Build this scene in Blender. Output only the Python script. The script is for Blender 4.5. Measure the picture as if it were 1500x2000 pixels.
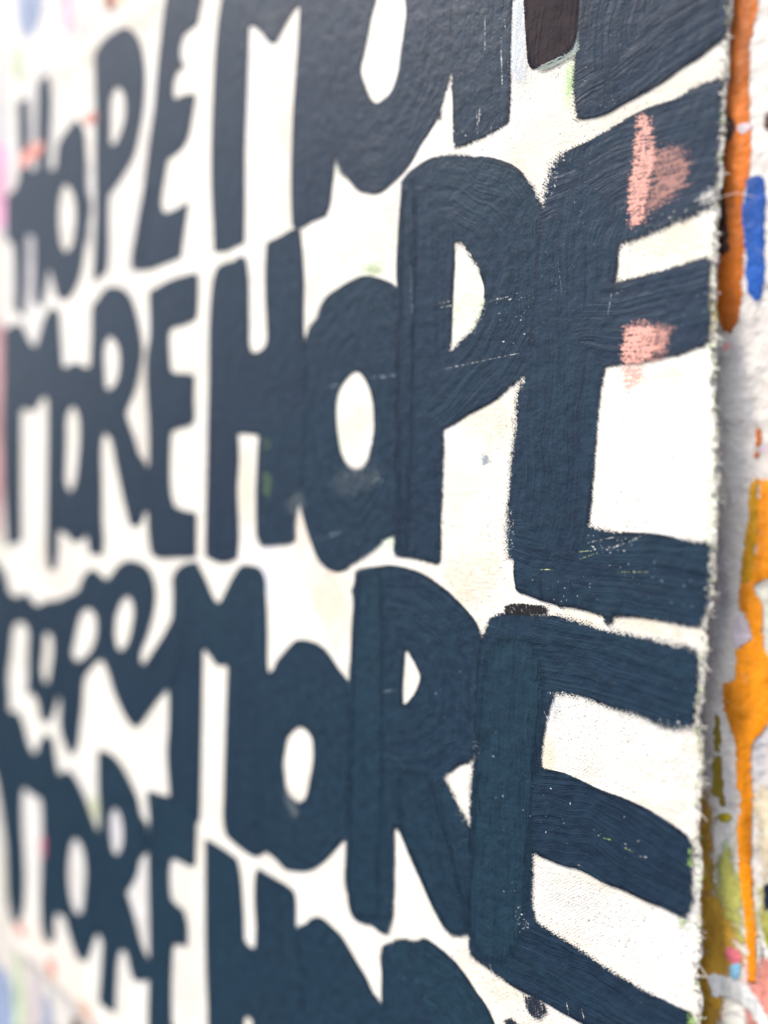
import bpy, math, random
import numpy as np
from mathutils import Matrix, Vector
from mathutils.geometry import delaunay_2d_cdt

for _o in list(bpy.data.objects):
    bpy.data.objects.remove(_o)
scene = bpy.context.scene
col = scene.collection
rng = random.Random(7)
Z0 = 1.40                                    # eye height: all heights in the data are millimetres from here

# ------------------------------------------------------------------ camera
cam_data = bpy.data.cameras.new('camera')
cam = bpy.data.objects.new('camera', cam_data)
col.objects.link(cam)
scene.camera = cam
cam_loc = [0.10583, -0.30931, 0.0]
cam_rot = [[0.739231, -0.033812, 0.672603], [0.673307, 0.016414, -0.739181], [0.013954, 0.999293, 0.034899]]
m = Matrix(cam_rot).to_4x4()
m.translation = Vector((cam_loc[0], cam_loc[1], Z0))
cam.matrix_world = m
cam_data.sensor_fit = 'VERTICAL'
cam_data.sensor_height = 36.0
cam_data.lens = 36.0 * 1502.0 / 2000.0
cam_data.clip_start = 0.01
cam_data.clip_end = 200.0
cam_data.dof.use_dof = True
cam_data.dof.focus_distance = 0.350
cam_data.dof.aperture_fstop = 1.88

# ------------------------------------------------------------------ sky and soft sun from the upper left
SUN_DIR = Vector((-0.46, -0.36, 0.81)).normalized()
world = bpy.data.worlds.new('World')
scene.world = world
world.use_nodes = True
wn = world.node_tree
bg = wn.nodes['Background']
sky = wn.nodes.new('ShaderNodeTexSky')
sky.sky_type = 'NISHITA'
sky.sun_disc = False
sky.sun_elevation = math.asin(SUN_DIR.z)
sky.sun_rotation = math.atan2(SUN_DIR.x, SUN_DIR.y)
sky.air_density = 0.7
sky.dust_density = 3.0
sky.ozone_density = 0.6
hazy = wn.nodes.new('ShaderNodeHueSaturation')        # thin cloud: the blue of the sky is washed out
hazy.inputs['Saturation'].default_value = 0.5
wn.links.new(sky.outputs['Color'], hazy.inputs['Color'])
wn.links.new(hazy.outputs['Color'], bg.inputs['Color'])
bg.inputs['Strength'].default_value = 0.09
sun_data = bpy.data.lights.new('sun', 'SUN')
sun_data.energy = 1.5
sun_data.angle = math.radians(14)
sun_data.color = (1.0, 0.94, 0.86)
sun = bpy.data.objects.new('sun', sun_data)
sun.rotation_euler = (-SUN_DIR).to_track_quat('-Z', 'Y').to_euler()
sun.location = (-2, -2, 4)
col.objects.link(sun)

scene.view_settings.view_transform = 'Standard'
scene.view_settings.look = 'None'
scene.view_settings.exposure = 1.78
scene.view_settings.gamma = 1.0
scene.view_settings.use_curve_mapping = False
scene.cycles.use_denoising = True
scene.cycles.transparent_max_bounces = 24
scene.cycles.max_bounces = 5
scene.cycles.diffuse_bounces = 2
scene.cycles.glossy_bounces = 2

# ------------------------------------------------------------------ measured shapes (millimetres)
LETTERS = [  # key, label, layer, row, tone, outline, counters, stroke centre lines (mm on the cloth)
('M_1r', 'letter M in the near word MORE on the top line', 1, 1, 0.12, [(-324.6, 337.9), (-317.9, 355.0), (-300.9, 352.7), (-289.9, 336.0), (-275.7, 320.9), (-268.0, 320.3), (-253.2, 328.6), (-226.6, 333.7), (-204.9, 326.1), (-203.6, 302.6), (-205.9, 270.1), (-209.1, 214.8), (-214.5, 184.4), (-216.1, 180.2), (-218.0, 171.5), (-219.9, 160.3), (-223.4, 154.6), (-235.5, 153.9), (-246.7, 152.3), (-253.0, 155.4), (-254.3, 176.6), (-254.3, 201.0), (-253.1, 228.9), (-251.3, 248.6), (-250.2, 260.2), (-249.2, 275.7), (-249.0, 283.8), (-250.5, 284.3), (-257.5, 280.9), (-264.9, 275.0), (-271.0, 269.9), (-276.8, 273.3), (-285.1, 282.4), (-294.3, 289.7), (-297.4, 290.2), (-297.7, 277.5), (-298.7, 247.6), (-300.2, 213.8), (-299.5, 178.9), (-299.8, 155.0), (-309.3, 154.0), (-320.3, 153.3), (-333.5, 155.4), (-334.3, 168.9), (-337.0, 196.9), (-337.6, 233.2), (-336.2, 259.9), (-334.1, 286.2), (-330.8, 307.4), (-327.4, 319.3)], [], [[(-311.0, 351.3), (-316.1, 152.8)], [(-226.1, 330.1), (-235.0, 153.5)], [(-306.6, 330.1), (-272.3, 281.6)], [(-272.3, 281.6), (-238.4, 300.9)]]),
('O_1r', 'letter O in the near word MORE on the top line', 2, 1, 0.12, [(-216.1, 184.8), (-211.7, 175.6), (-204.9, 170.2), (-197.4, 162.9), (-189.7, 159.6), (-183.4, 157.8), (-178.3, 158.3), (-172.4, 160.7), (-165.6, 163.9), (-159.0, 168.6), (-153.7, 175.0), (-148.4, 179.7), (-143.3, 184.5), (-140.3, 184.1), (-139.8, 190.0), (-137.4, 196.0), (-134.1, 203.7), (-128.7, 224.0), (-128.0, 253.4), (-136.9, 289.8), (-164.4, 316.5), (-194.3, 326.2), (-215.9, 302.7), (-221.8, 253.6), (-219.6, 203.7)], [[(-186.7, 262.3), (-189.6, 256.0), (-192.3, 246.1), (-195.1, 236.1), (-197.2, 230.2), (-196.8, 226.6), (-194.7, 221.5), (-191.5, 214.6), (-188.4, 209.4), (-184.2, 206.3), (-180.1, 206.7), (-174.3, 209.1), (-171.6, 212.4), (-169.6, 217.2), (-168.0, 226.5), (-165.6, 239.9), (-164.7, 246.4), (-165.6, 253.8), (-169.3, 271.1), (-177.0, 281.3), (-183.7, 274.6)]], [[(-176.6, 302.4), (-200.9, 293.1), (-211.0, 255.2), (-206.6, 214.0), (-192.0, 184.5), (-180.5, 178.6), (-164.3, 184.7), (-149.3, 203.6), (-145.3, 238.0), (-149.6, 270.4), (-162.2, 294.2), (-176.6, 302.4)]]),
('R_1r', 'letter R in the near word MORE on the top line', 3, 1, 0.14, [(-134.6, 203.9), (-133.1, 193.9), (-132.4, 180.4), (-131.9, 171.0), (-131.1, 167.0), (-127.7, 166.9), (-116.1, 167.6), (-104.6, 169.5), (-99.5, 170.7), (-99.2, 180.1), (-99.4, 199.0), (-99.5, 214.8), (-99.1, 227.1), (-98.4, 240.8), (-95.7, 239.7), (-93.4, 224.9), (-92.3, 213.3), (-91.2, 202.5), (-90.5, 196.0), (-88.6, 191.6), (-83.6, 191.2), (-77.0, 190.8), (-71.6, 192.2), (-68.4, 194.1), (-66.6, 198.1), (-65.6, 205.5), (-65.1, 214.1), (-66.9, 228.0), (-72.2, 245.8), (-67.4, 263.5), (-67.7, 289.9), (-76.2, 318.7), (-94.7, 342.8), (-117.3, 354.2), (-136.3, 351.3), (-136.2, 291.9)], [[(-100.9, 311.9), (-93.9, 310.4), (-89.3, 296.6), (-90.5, 281.2), (-99.4, 276.4)]], [[(-118.6, 350.2), (-114.6, 164.2)], [(-89.9, 260.3), (-79.9, 224.2), (-77.2, 189.3)], [(-119.9, 341.5), (-88.9, 321.4), (-79.2, 291.4), (-82.3, 266.0), (-100.7, 262.9)]]),
('E_1r', 'letter E in the near word MORE on the top line', 4, 1, 0.16, [(-67.6, 188.4), (-68.3, 179.1), (-67.1, 170.5), (-66.0, 162.4), (-61.2, 161.7), (-56.0, 161.1), (-51.2, 161.3), (-45.1, 163.0), (-35.3, 165.1), (-26.9, 167.5), (-20.4, 170.3), (-13.4, 172.1), (-8.3, 174.6), (-5.6, 175.6), (-3.0, 177.9), (-2.4, 190.1), (-2.5, 207.6), (-13.7, 206.5), (-27.5, 205.6), (-29.4, 231.4), (-16.4, 233.5), (-3.1, 234.9), (-3.5, 262.0), (-17.2, 261.6), (-29.8, 260.1), (-30.5, 299.0), (-18.3, 299.8), (-4.4, 298.9), (-5.0, 333.6), (-23.4, 340.5), (-44.5, 344.3), (-66.1, 347.5), (-65.5, 280.1), (-64.6, 213.9), (-66.1, 196.8)], [], [[(-49.9, 343.7), (-50.8, 251.4), (-51.8, 160.6)], [(-65.0, 172.1), (-27.3, 183.4), (-2.6, 190.2)], [(-50.7, 247.1), (-3.3, 248.4)], [(-53.0, 331.0), (-4.9, 316.4)]]),
('H_2r', 'letter H in the near word HOPE on the second line', 2, 2, 0.3, [(-333.9, 137.7), (-329.6, 144.6), (-321.2, 145.7), (-310.7, 145.4), (-306.1, 146.9), (-298.8, 145.5), (-296.9, 139.2), (-295.3, 128.4), (-294.7, 102.2), (-293.1, 85.8), (-290.9, 83.9), (-280.8, 84.8), (-277.2, 88.1), (-276.7, 99.9), (-278.2, 116.9), (-277.9, 142.3), (-276.9, 150.5), (-263.9, 151.5), (-253.3, 153.3), (-245.9, 152.8), (-244.2, 143.5), (-242.8, 132.7), (-241.7, 119.5), (-242.1, 103.2), (-241.6, 90.5), (-239.7, 68.8), (-240.4, 29.2), (-242.9, -1.5), (-246.9, -17.1), (-247.7, -25.5), (-247.6, -34.9), (-250.1, -36.3), (-266.1, -39.0), (-281.7, -39.7), (-286.5, -35.4), (-287.2, -28.6), (-287.5, -2.9), (-286.5, 14.5), (-285.0, 30.1), (-285.0, 30.9), (-298.5, 32.3), (-307.0, 32.5), (-306.2, 29.2), (-305.6, 14.6), (-307.2, -3.2), (-305.3, -29.5), (-305.2, -36.9), (-306.7, -49.6), (-319.9, -53.7), (-334.8, -53.0), (-343.3, -50.4), (-343.0, -31.3), (-341.4, 24.6), (-339.4, 70.9), (-338.7, 108.0), (-336.3, 127.7)], [], [[(-315.0, 147.6), (-321.8, -52.4)], [(-260.0, 152.8), (-266.6, -38.5)], [(-329.3, 59.8), (-243.4, 58.4)]]),
('O_2r', 'letter O in the near word HOPE on the second line', 1, 2, 0.38, [(-192.1, 115.4), (-180.7, 112.1), (-168.6, 105.6), (-162.2, 94.0), (-157.3, 66.6), (-155.7, 39.8), (-156.6, 13.0), (-159.6, -14.1), (-167.1, -28.5), (-169.6, -28.1), (-172.3, -29.0), (-177.0, -32.9), (-183.1, -37.8), (-191.4, -42.2), (-199.0, -46.0), (-205.7, -49.3), (-212.8, -50.5), (-221.5, -48.8), (-227.6, -44.9), (-232.8, -37.8), (-239.0, -26.8), (-242.9, -18.0), (-247.8, -4.7), (-250.4, 20.2), (-249.1, 51.2), (-244.5, 75.4), (-238.6, 90.3), (-236.2, 95.6), (-231.3, 97.1), (-230.5, 98.8), (-226.9, 104.6), (-222.0, 108.8), (-213.0, 111.8), (-205.1, 113.9)], [[(-196.7, 63.7), (-193.1, 60.8), (-188.8, 55.2), (-185.2, 46.9), (-184.0, 38.0), (-184.2, 28.2), (-186.8, 19.4), (-191.3, 11.4), (-196.0, 9.7), (-202.0, 10.8), (-207.6, 16.1), (-211.4, 25.4), (-213.7, 38.6), (-213.7, 45.6), (-211.7, 53.2), (-206.9, 58.8), (-201.8, 62.3)]], [[(-196.5, 90.3), (-216.9, 78.4), (-228.9, 43.9), (-224.1, 4.8), (-209.4, -21.6), (-192.9, -23.8), (-175.7, -6.2), (-169.7, 29.6), (-174.3, 68.3), (-196.5, 90.3)]]),
('P_2r', 'letter P in the near word HOPE on the second line', 3, 2, 0.36, [(-161.0, 163.2), (-155.8, 165.0), (-147.6, 166.7), (-141.2, 166.8), (-128.9, 164.1), (-117.8, 160.3), (-108.3, 156.8), (-100.6, 152.8), (-96.1, 149.8), (-89.5, 143.0), (-85.1, 136.3), (-81.6, 130.7), (-74.6, 118.1), (-72.1, 97.1), (-75.7, 74.6), (-83.1, 59.2), (-89.1, 50.8), (-94.3, 47.6), (-101.6, 42.8), (-109.5, 39.3), (-120.0, 35.4), (-127.4, 31.7), (-134.1, 29.1), (-135.6, 28.5), (-134.9, 25.7), (-134.7, 5.7), (-135.3, -13.2), (-135.0, -37.6), (-137.8, -39.8), (-142.3, -39.9), (-151.7, -38.8), (-167.7, -38.4), (-168.3, -25.4), (-168.8, 13.1), (-168.6, 67.7), (-168.0, 105.2), (-168.5, 113.4), (-167.1, 141.0), (-165.9, 153.6), (-165.7, 160.0)], [[(-129.7, 120.1), (-126.9, 120.7), (-121.9, 114.7), (-118.8, 109.6), (-115.0, 103.8), (-112.2, 96.8), (-111.8, 93.6), (-112.9, 87.8), (-115.5, 81.6), (-119.3, 76.6), (-126.1, 72.5), (-131.4, 68.4), (-131.2, 81.1), (-130.6, 99.2), (-130.1, 107.7)]], [[(-149.4, 164.9), (-150.0, 65.9), (-150.6, -40.0)], [(-149.9, 154.6), (-127.1, 149.0), (-107.3, 136.9), (-95.7, 120.1), (-92.5, 100.5), (-96.1, 79.7), (-108.6, 61.8), (-125.1, 49.5), (-141.1, 39.0)]]),
('E_2r', 'letter E in the near word HOPE on the second line', 4, 2, 0.34, [(-81.8, 130.3), (-80.1, 141.1), (-74.7, 149.2), (-71.8, 150.0), (-60.2, 151.9), (-44.9, 156.0), (-35.1, 158.3), (-22.3, 159.0), (-15.9, 161.1), (-8.0, 161.8), (-3.8, 163.1), (-3.8, 141.5), (-4.3, 125.7), (-4.1, 112.0), (-8.5, 110.2), (-16.4, 107.8), (-27.3, 105.7), (-37.6, 103.7), (-43.8, 103.2), (-44.4, 95.7), (-45.0, 87.9), (-39.3, 88.5), (-31.2, 89.1), (-23.2, 90.0), (-15.5, 90.9), (-10.2, 92.0), (-4.8, 91.6), (-4.8, 79.5), (-3.8, 63.3), (-4.3, 56.7), (-11.2, 55.3), (-16.0, 53.9), (-21.4, 53.3), (-29.5, 52.4), (-40.6, 52.2), (-47.6, 51.9), (-48.6, 48.7), (-49.9, 38.3), (-50.8, 23.5), (-51.6, 5.8), (-52.9, -15.8), (-44.4, -17.4), (-35.1, -18.2), (-25.1, -18.1), (-11.0, -19.6), (-0.4, -20.2), (-0.2, -34.6), (-0.9, -44.7), (-3.2, -54.5), (-12.7, -54.3), (-21.1, -53.8), (-29.4, -53.8), (-40.5, -54.6), (-41.4, -57.7), (-43.2, -58.9), (-45.1, -58.2), (-46.2, -55.1), (-53.3, -53.7), (-58.2, -53.2), (-63.3, -53.1), (-66.4, -54.2), (-69.3, -52.6), (-76.5, -51.8), (-83.1, -50.2), (-90.0, -49.1), (-91.2, -43.8), (-92.4, -34.8), (-95.9, -33.3), (-97.3, -24.1), (-97.3, -13.6), (-96.4, -3.9), (-95.8, 4.6), (-94.9, 15.5), (-93.3, 28.4), (-92.9, 34.6), (-92.6, 44.2), (-89.2, 50.8), (-86.2, 71.3), (-84.4, 101.5)], [], [[(-63.0, 140.4), (-67.3, 57.6), (-69.2, -48.0)], [(-77.6, 134.8), (-41.0, 139.3), (-3.6, 141.5)], [(-66.6, 71.2), (-44.9, 70.7), (-4.3, 73.4)], [(-81.7, -32.7), (-41.0, -37.3), (-0.1, -37.6)]]),
('M_3r', 'letter M in the near word MORE on the third line', 1, 3, 0.72, [(-383.3, -69.1), (-376.9, -62.0), (-367.6, -58.0), (-352.4, -55.2), (-347.4, -61.0), (-341.7, -67.0), (-335.0, -75.8), (-329.5, -81.3), (-325.2, -80.9), (-318.4, -71.3), (-310.5, -61.2), (-302.8, -54.4), (-291.5, -53.1), (-282.3, -54.6), (-277.7, -59.5), (-276.4, -70.1), (-274.4, -91.7), (-274.0, -113.2), (-271.8, -124.9), (-268.1, -163.4), (-268.6, -213.0), (-272.6, -233.2), (-283.3, -242.0), (-289.4, -242.9), (-302.7, -241.7), (-315.6, -239.0), (-318.7, -233.2), (-318.9, -209.5), (-318.0, -181.2), (-316.9, -148.1), (-315.7, -123.9), (-317.7, -122.3), (-326.8, -124.6), (-337.1, -118.7), (-342.7, -115.8), (-344.0, -116.5), (-344.0, -144.3), (-344.5, -187.7), (-345.3, -221.7), (-345.9, -237.2), (-365.6, -248.3), (-382.9, -248.6), (-385.8, -221.9), (-388.7, -198.4), (-386.8, -182.7), (-386.5, -162.2), (-388.2, -146.2), (-383.4, -96.4), (-383.1, -81.4)], [], [[(-366.2, -59.4), (-365.5, -246.2)], [(-292.3, -54.5), (-292.6, -242.4)], [(-355.8, -67.7), (-325.9, -103.3)], [(-325.9, -103.3), (-297.5, -62.3)]]),
('O_3r', 'letter O in the near word MORE on the third line', 2, 3, 0.8, [(-274.8, -120.3), (-269.5, -118.0), (-264.3, -110.5), (-256.4, -103.1), (-248.6, -96.4), (-244.3, -94.7), (-230.5, -94.0), (-221.7, -96.1), (-215.8, -100.2), (-208.8, -106.2), (-202.9, -110.5), (-196.5, -115.3), (-193.3, -136.8), (-192.6, -166.0), (-195.6, -190.6), (-202.8, -206.1), (-204.7, -206.1), (-211.0, -213.6), (-218.8, -222.1), (-228.7, -230.7), (-236.3, -235.0), (-247.8, -238.8), (-255.9, -240.3), (-262.5, -237.9), (-275.0, -235.0), (-281.4, -220.3), (-284.9, -190.9), (-284.4, -150.5)], [[(-241.9, -147.6), (-236.6, -148.3), (-231.7, -151.9), (-230.3, -157.3), (-230.7, -167.8), (-232.9, -176.8), (-235.1, -185.8), (-237.6, -190.8), (-242.7, -193.6), (-248.2, -192.6), (-253.2, -189.2), (-255.7, -179.7), (-256.7, -172.0), (-255.8, -165.5), (-253.6, -157.1), (-247.8, -150.9)]], [[(-240.9, -120.9), (-262.3, -139.4), (-270.3, -177.1), (-261.4, -210.7), (-239.8, -215.2), (-219.6, -197.9), (-211.2, -165.0), (-218.1, -133.3), (-240.9, -120.9)]]),
('R_3r', 'letter R in the near word MORE on the third line', 3, 3, 0.5, [(-196.7, -48.2), (-191.8, -46.5), (-181.5, -44.8), (-168.1, -42.9), (-155.3, -43.9), (-145.7, -46.0), (-136.5, -50.0), (-129.4, -53.5), (-123.2, -57.7), (-117.4, -61.9), (-113.0, -66.0), (-109.1, -72.3), (-104.6, -86.6), (-104.2, -106.6), (-108.3, -125.3), (-113.4, -136.9), (-119.1, -138.6), (-122.5, -140.8), (-126.7, -144.8), (-130.0, -148.2), (-126.5, -152.9), (-122.2, -158.8), (-118.0, -163.8), (-115.4, -166.9), (-110.5, -184.8), (-105.7, -203.7), (-105.4, -220.8), (-114.8, -225.0), (-119.9, -227.7), (-125.9, -229.3), (-129.6, -228.2), (-134.1, -223.4), (-139.7, -216.9), (-144.6, -210.0), (-149.3, -203.7), (-154.0, -197.3), (-158.1, -191.1), (-162.2, -185.7), (-163.9, -184.5), (-164.6, -186.3), (-164.1, -192.1), (-164.0, -207.4), (-164.2, -222.5), (-165.5, -238.2), (-169.0, -247.6), (-175.7, -247.3), (-181.9, -246.3), (-185.8, -247.6), (-195.0, -248.0), (-197.7, -245.8), (-200.8, -236.4), (-203.0, -229.0), (-202.7, -216.7), (-202.4, -204.6), (-201.1, -162.3), (-200.5, -110.4), (-199.5, -97.0), (-199.0, -81.4), (-198.1, -64.1), (-199.4, -59.5), (-197.8, -56.9)], [[(-158.7, -88.2), (-156.5, -87.2), (-154.8, -89.9), (-150.8, -94.4), (-147.9, -99.5), (-148.2, -102.4), (-150.5, -107.6), (-154.3, -112.7), (-157.8, -116.4), (-159.6, -117.5), (-159.8, -105.2), (-158.9, -94.0)]], [[(-179.5, -45.7), (-181.2, -248.8)], [(-180.3, -62.7), (-156.1, -62.7), (-135.1, -73.4), (-125.4, -95.4), (-129.2, -122.3), (-147.5, -140.1), (-176.8, -150.2)], [(-161.8, -149.2), (-136.6, -185.8), (-118.0, -226.9)]]),
('E_3r', 'letter E in the near word MORE on the third line', 4, 3, 0.48, [(-109.5, -72.3), (-107.7, -68.8), (-105.7, -64.5), (-102.1, -61.3), (-96.5, -59.6), (-87.4, -58.8), (-76.4, -57.9), (-65.8, -57.3), (-54.9, -58.4), (-45.1, -60.2), (-33.9, -60.4), (-29.2, -60.8), (-20.9, -61.3), (-13.7, -61.9), (-7.6, -61.6), (-3.9, -62.9), (-3.9, -73.5), (-4.2, -84.4), (-5.4, -95.2), (-14.6, -97.9), (-20.7, -97.6), (-28.4, -95.2), (-39.4, -94.7), (-50.9, -92.8), (-61.6, -92.5), (-67.8, -93.2), (-69.1, -97.2), (-71.8, -105.8), (-73.7, -117.6), (-74.6, -128.1), (-71.4, -128.5), (-63.5, -128.0), (-54.6, -129.1), (-44.8, -130.7), (-34.3, -131.3), (-25.2, -132.6), (-18.2, -134.6), (-12.1, -136.7), (-5.4, -140.1), (-4.6, -142.8), (-4.6, -153.9), (-4.2, -165.0), (-6.9, -174.1), (-15.9, -172.5), (-24.6, -172.4), (-33.7, -171.5), (-43.0, -171.4), (-49.6, -170.3), (-56.0, -169.8), (-62.9, -170.8), (-70.7, -170.6), (-78.0, -170.5), (-77.9, -178.5), (-78.1, -186.8), (-77.9, -195.1), (-75.4, -201.5), (-70.3, -202.6), (-62.4, -203.9), (-52.2, -205.4), (-42.5, -207.9), (-33.0, -209.2), (-24.0, -210.4), (-15.2, -211.0), (-6.8, -211.1), (-4.1, -210.8), (-4.0, -224.4), (-4.2, -245.8), (-27.7, -242.1), (-50.3, -239.1), (-55.8, -239.0), (-62.5, -238.9), (-69.6, -238.4), (-74.7, -238.4), (-84.2, -238.8), (-95.8, -238.1), (-104.8, -236.5), (-113.9, -235.0), (-115.1, -224.9), (-114.9, -191.6), (-115.3, -164.4), (-115.4, -152.0), (-114.3, -141.3), (-113.2, -131.5), (-112.9, -113.5), (-111.3, -86.0)], [], [[(-90.7, -60.0), (-93.5, -134.0), (-96.4, -230.7)], [(-106.5, -74.5), (-52.0, -74.3), (-4.2, -77.6)], [(-93.2, -153.8), (-50.6, -145.7), (-4.8, -154.6)], [(-110.1, -226.2), (-62.1, -221.7), (-4.3, -228.8)]]),
('H_4r', 'letter H in the near word HOPE on the bottom line', 2, 4, 0.9, [(-339.9, -248.0), (-323.5, -247.9), (-303.6, -250.0), (-301.2, -255.2), (-297.2, -276.7), (-295.2, -301.5), (-288.8, -303.9), (-284.1, -302.6), (-283.3, -289.8), (-285.2, -272.2), (-283.2, -251.4), (-280.6, -248.7), (-266.4, -249.5), (-253.1, -250.0), (-246.4, -251.3), (-244.9, -256.9), (-244.7, -269.7), (-241.2, -284.3), (-237.3, -314.6), (-236.0, -362.0), (-237.2, -407.2), (-258.0, -412.6), (-281.9, -417.9), (-283.9, -380.8), (-285.8, -352.0), (-290.5, -351.6), (-294.1, -354.5), (-294.4, -386.3), (-295.3, -423.2), (-314.8, -428.4), (-334.9, -428.4), (-335.2, -377.9), (-338.6, -331.5), (-339.7, -283.3)], [], [[(-318.0, -249.1), (-313.8, -428.7)], [(-263.5, -250.8), (-257.4, -413.2)], [(-333.2, -352.1), (-238.6, -304.1)]]),
('O_4r', 'letter O in the near word HOPE on the bottom line', 1, 4, 0.95, [(-243.0, -272.4), (-236.5, -267.8), (-229.1, -260.9), (-221.3, -258.2), (-214.9, -259.3), (-204.5, -262.5), (-197.7, -267.6), (-191.1, -272.8), (-184.5, -278.0), (-179.3, -284.1), (-174.6, -286.3), (-166.4, -307.4), (-163.6, -343.3), (-172.0, -383.4), (-196.0, -414.1), (-227.5, -408.5), (-243.5, -372.6), (-248.8, -320.0)], [[(-204.6, -324.8), (-194.7, -331.1), (-191.0, -346.9), (-195.7, -370.3), (-204.9, -381.1), (-213.3, -371.4), (-216.1, -348.4)]], [[(-207.5, -294.7), (-226.3, -334.7), (-227.5, -373.3), (-209.0, -400.0), (-184.7, -373.1), (-177.9, -333.8), (-184.5, -304.8), (-207.5, -294.7)]]),
('P_4r', 'letter P in the near word HOPE on the bottom line', 3, 4, 0.9, [(-173.1, -282.9), (-173.3, -268.5), (-174.6, -261.2), (-172.7, -254.6), (-166.1, -249.1), (-158.9, -244.2), (-148.5, -241.0), (-143.9, -237.4), (-138.2, -237.8), (-130.7, -239.0), (-122.7, -241.5), (-115.9, -245.4), (-109.2, -250.8), (-103.3, -255.1), (-98.4, -261.7), (-91.5, -279.2), (-90.3, -303.9), (-101.4, -336.3), (-129.2, -370.1), (-129.3, -392.0), (-131.6, -410.6), (-149.6, -416.2), (-168.5, -416.2), (-170.8, -356.1)], [[(-134.5, -302.4), (-127.5, -303.8), (-124.0, -312.5), (-133.7, -337.0)]], [[(-155.2, -245.2), (-149.4, -414.3)], [(-153.2, -258.4), (-128.9, -258.4), (-110.7, -278.8), (-108.4, -309.1), (-130.0, -351.4)]]),
('E_4r', 'letter E in the near word HOPE on the bottom line', 2, 4, 0.9, [(-93.0, -262.1), (-83.0, -255.6), (-69.3, -250.9), (-46.4, -248.4), (-18.5, -251.6), (-0.5, -254.3), (0.2, -285.8), (-24.3, -283.9), (-50.5, -283.4), (-50.8, -316.7), (-23.5, -314.8), (1.1, -315.1), (1.9, -344.5), (-22.6, -345.7), (-51.3, -348.0), (-50.6, -373.8), (-22.0, -370.2), (3.0, -369.6), (3.8, -399.4), (-32.7, -404.6), (-90.7, -414.6)], [], [[(-74.7, -253.1), (-70.9, -406.7)], [(-88.2, -277.4), (-41.1, -264.1), (-1.1, -269.6)], [(-86.3, -352.2), (0.6, -328.3)], [(-85.2, -397.4), (2.1, -383.4)]]),
('H_1l', 'letter H in the far word HOPE on the top line', 1, 1, 0.2, [(-651.1, 355.5), (-626.2, 351.9), (-623.8, 314.9), (-624.2, 286.6), (-609.8, 282.2), (-606.9, 359.2), (-583.1, 359.2), (-577.5, 338.3), (-581.0, 302.4), (-584.2, 277.6), (-573.8, 268.3), (-572.1, 206.4), (-583.8, 190.4), (-589.5, 173.3), (-597.1, 156.5), (-614.3, 162.7), (-614.8, 224.5), (-630.3, 227.7), (-632.3, 180.6), (-634.7, 153.8), (-658.9, 162.2), (-659.0, 213.9), (-661.9, 227.0), (-676.8, 232.4), (-676.2, 274.7), (-656.1, 276.0), (-646.5, 288.5), (-648.5, 321.8)], [], []),
('O_1l', 'letter O in the far word HOPE on the top line', 2, 1, 0.2, [(-532.3, 305.2), (-518.2, 291.1), (-514.9, 274.1), (-513.5, 240.5), (-507.4, 227.6), (-513.5, 206.4), (-518.5, 190.5), (-522.8, 176.6), (-532.7, 164.0), (-543.8, 157.5), (-555.5, 156.5), (-568.3, 161.9), (-575.2, 173.9), (-582.5, 185.9), (-592.2, 201.1), (-596.6, 225.3), (-593.2, 256.7), (-585.1, 274.2), (-571.2, 274.4), (-569.2, 285.8), (-565.8, 294.8), (-552.1, 299.6)], [[(-552.0, 254.6), (-542.8, 248.3), (-535.8, 233.8), (-535.8, 217.1), (-540.2, 201.5), (-549.7, 197.5), (-555.8, 200.5), (-562.6, 212.5), (-565.4, 231.6), (-561.6, 248.7), (-555.4, 255.1)]], []),
('P_1l', 'letter P in the far word HOPE on the top line', 3, 1, 0.2, [(-500.3, 346.3), (-485.4, 351.2), (-469.0, 351.5), (-455.0, 349.6), (-443.1, 344.1), (-431.7, 333.1), (-425.8, 321.6), (-422.3, 308.2), (-422.5, 293.1), (-426.3, 274.0), (-432.3, 260.5), (-438.5, 249.1), (-453.3, 239.2), (-468.5, 231.5), (-477.6, 227.6), (-478.3, 209.8), (-477.9, 180.1), (-480.3, 168.0), (-503.0, 162.7), (-503.2, 172.2), (-500.2, 214.7), (-500.1, 258.8), (-499.4, 302.3)], [[(-465.9, 308.0), (-460.7, 306.3), (-454.4, 300.0), (-451.6, 290.4), (-453.2, 279.6), (-461.1, 269.8), (-466.9, 265.7), (-471.8, 266.0), (-474.9, 268.7), (-474.7, 283.8), (-472.0, 303.6)]], []),
('E_1l', 'letter E in the far word HOPE on the top line', 2, 1, 0.2, [(-394.2, 346.3), (-399.1, 329.1), (-405.6, 302.4), (-410.7, 274.7), (-418.7, 247.3), (-425.9, 219.0), (-436.2, 190.7), (-442.1, 166.6), (-438.7, 161.5), (-414.7, 158.1), (-395.3, 158.5), (-372.4, 159.3), (-372.4, 162.6), (-369.4, 176.2), (-363.8, 196.4), (-379.4, 194.8), (-393.2, 195.3), (-397.9, 197.1), (-399.7, 204.2), (-394.5, 223.3), (-391.3, 232.8), (-381.3, 233.5), (-370.5, 236.4), (-365.1, 240.9), (-360.2, 253.5), (-355.5, 267.4), (-371.1, 271.7), (-380.9, 272.6), (-383.9, 274.4), (-383.3, 284.7), (-379.1, 290.7), (-369.6, 289.9), (-373.6, 296.0), (-375.4, 303.7), (-371.7, 312.3), (-364.2, 313.4), (-353.7, 313.8), (-351.8, 320.7), (-348.8, 327.7), (-345.6, 351.8), (-388.5, 360.7)], [], []),
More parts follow.
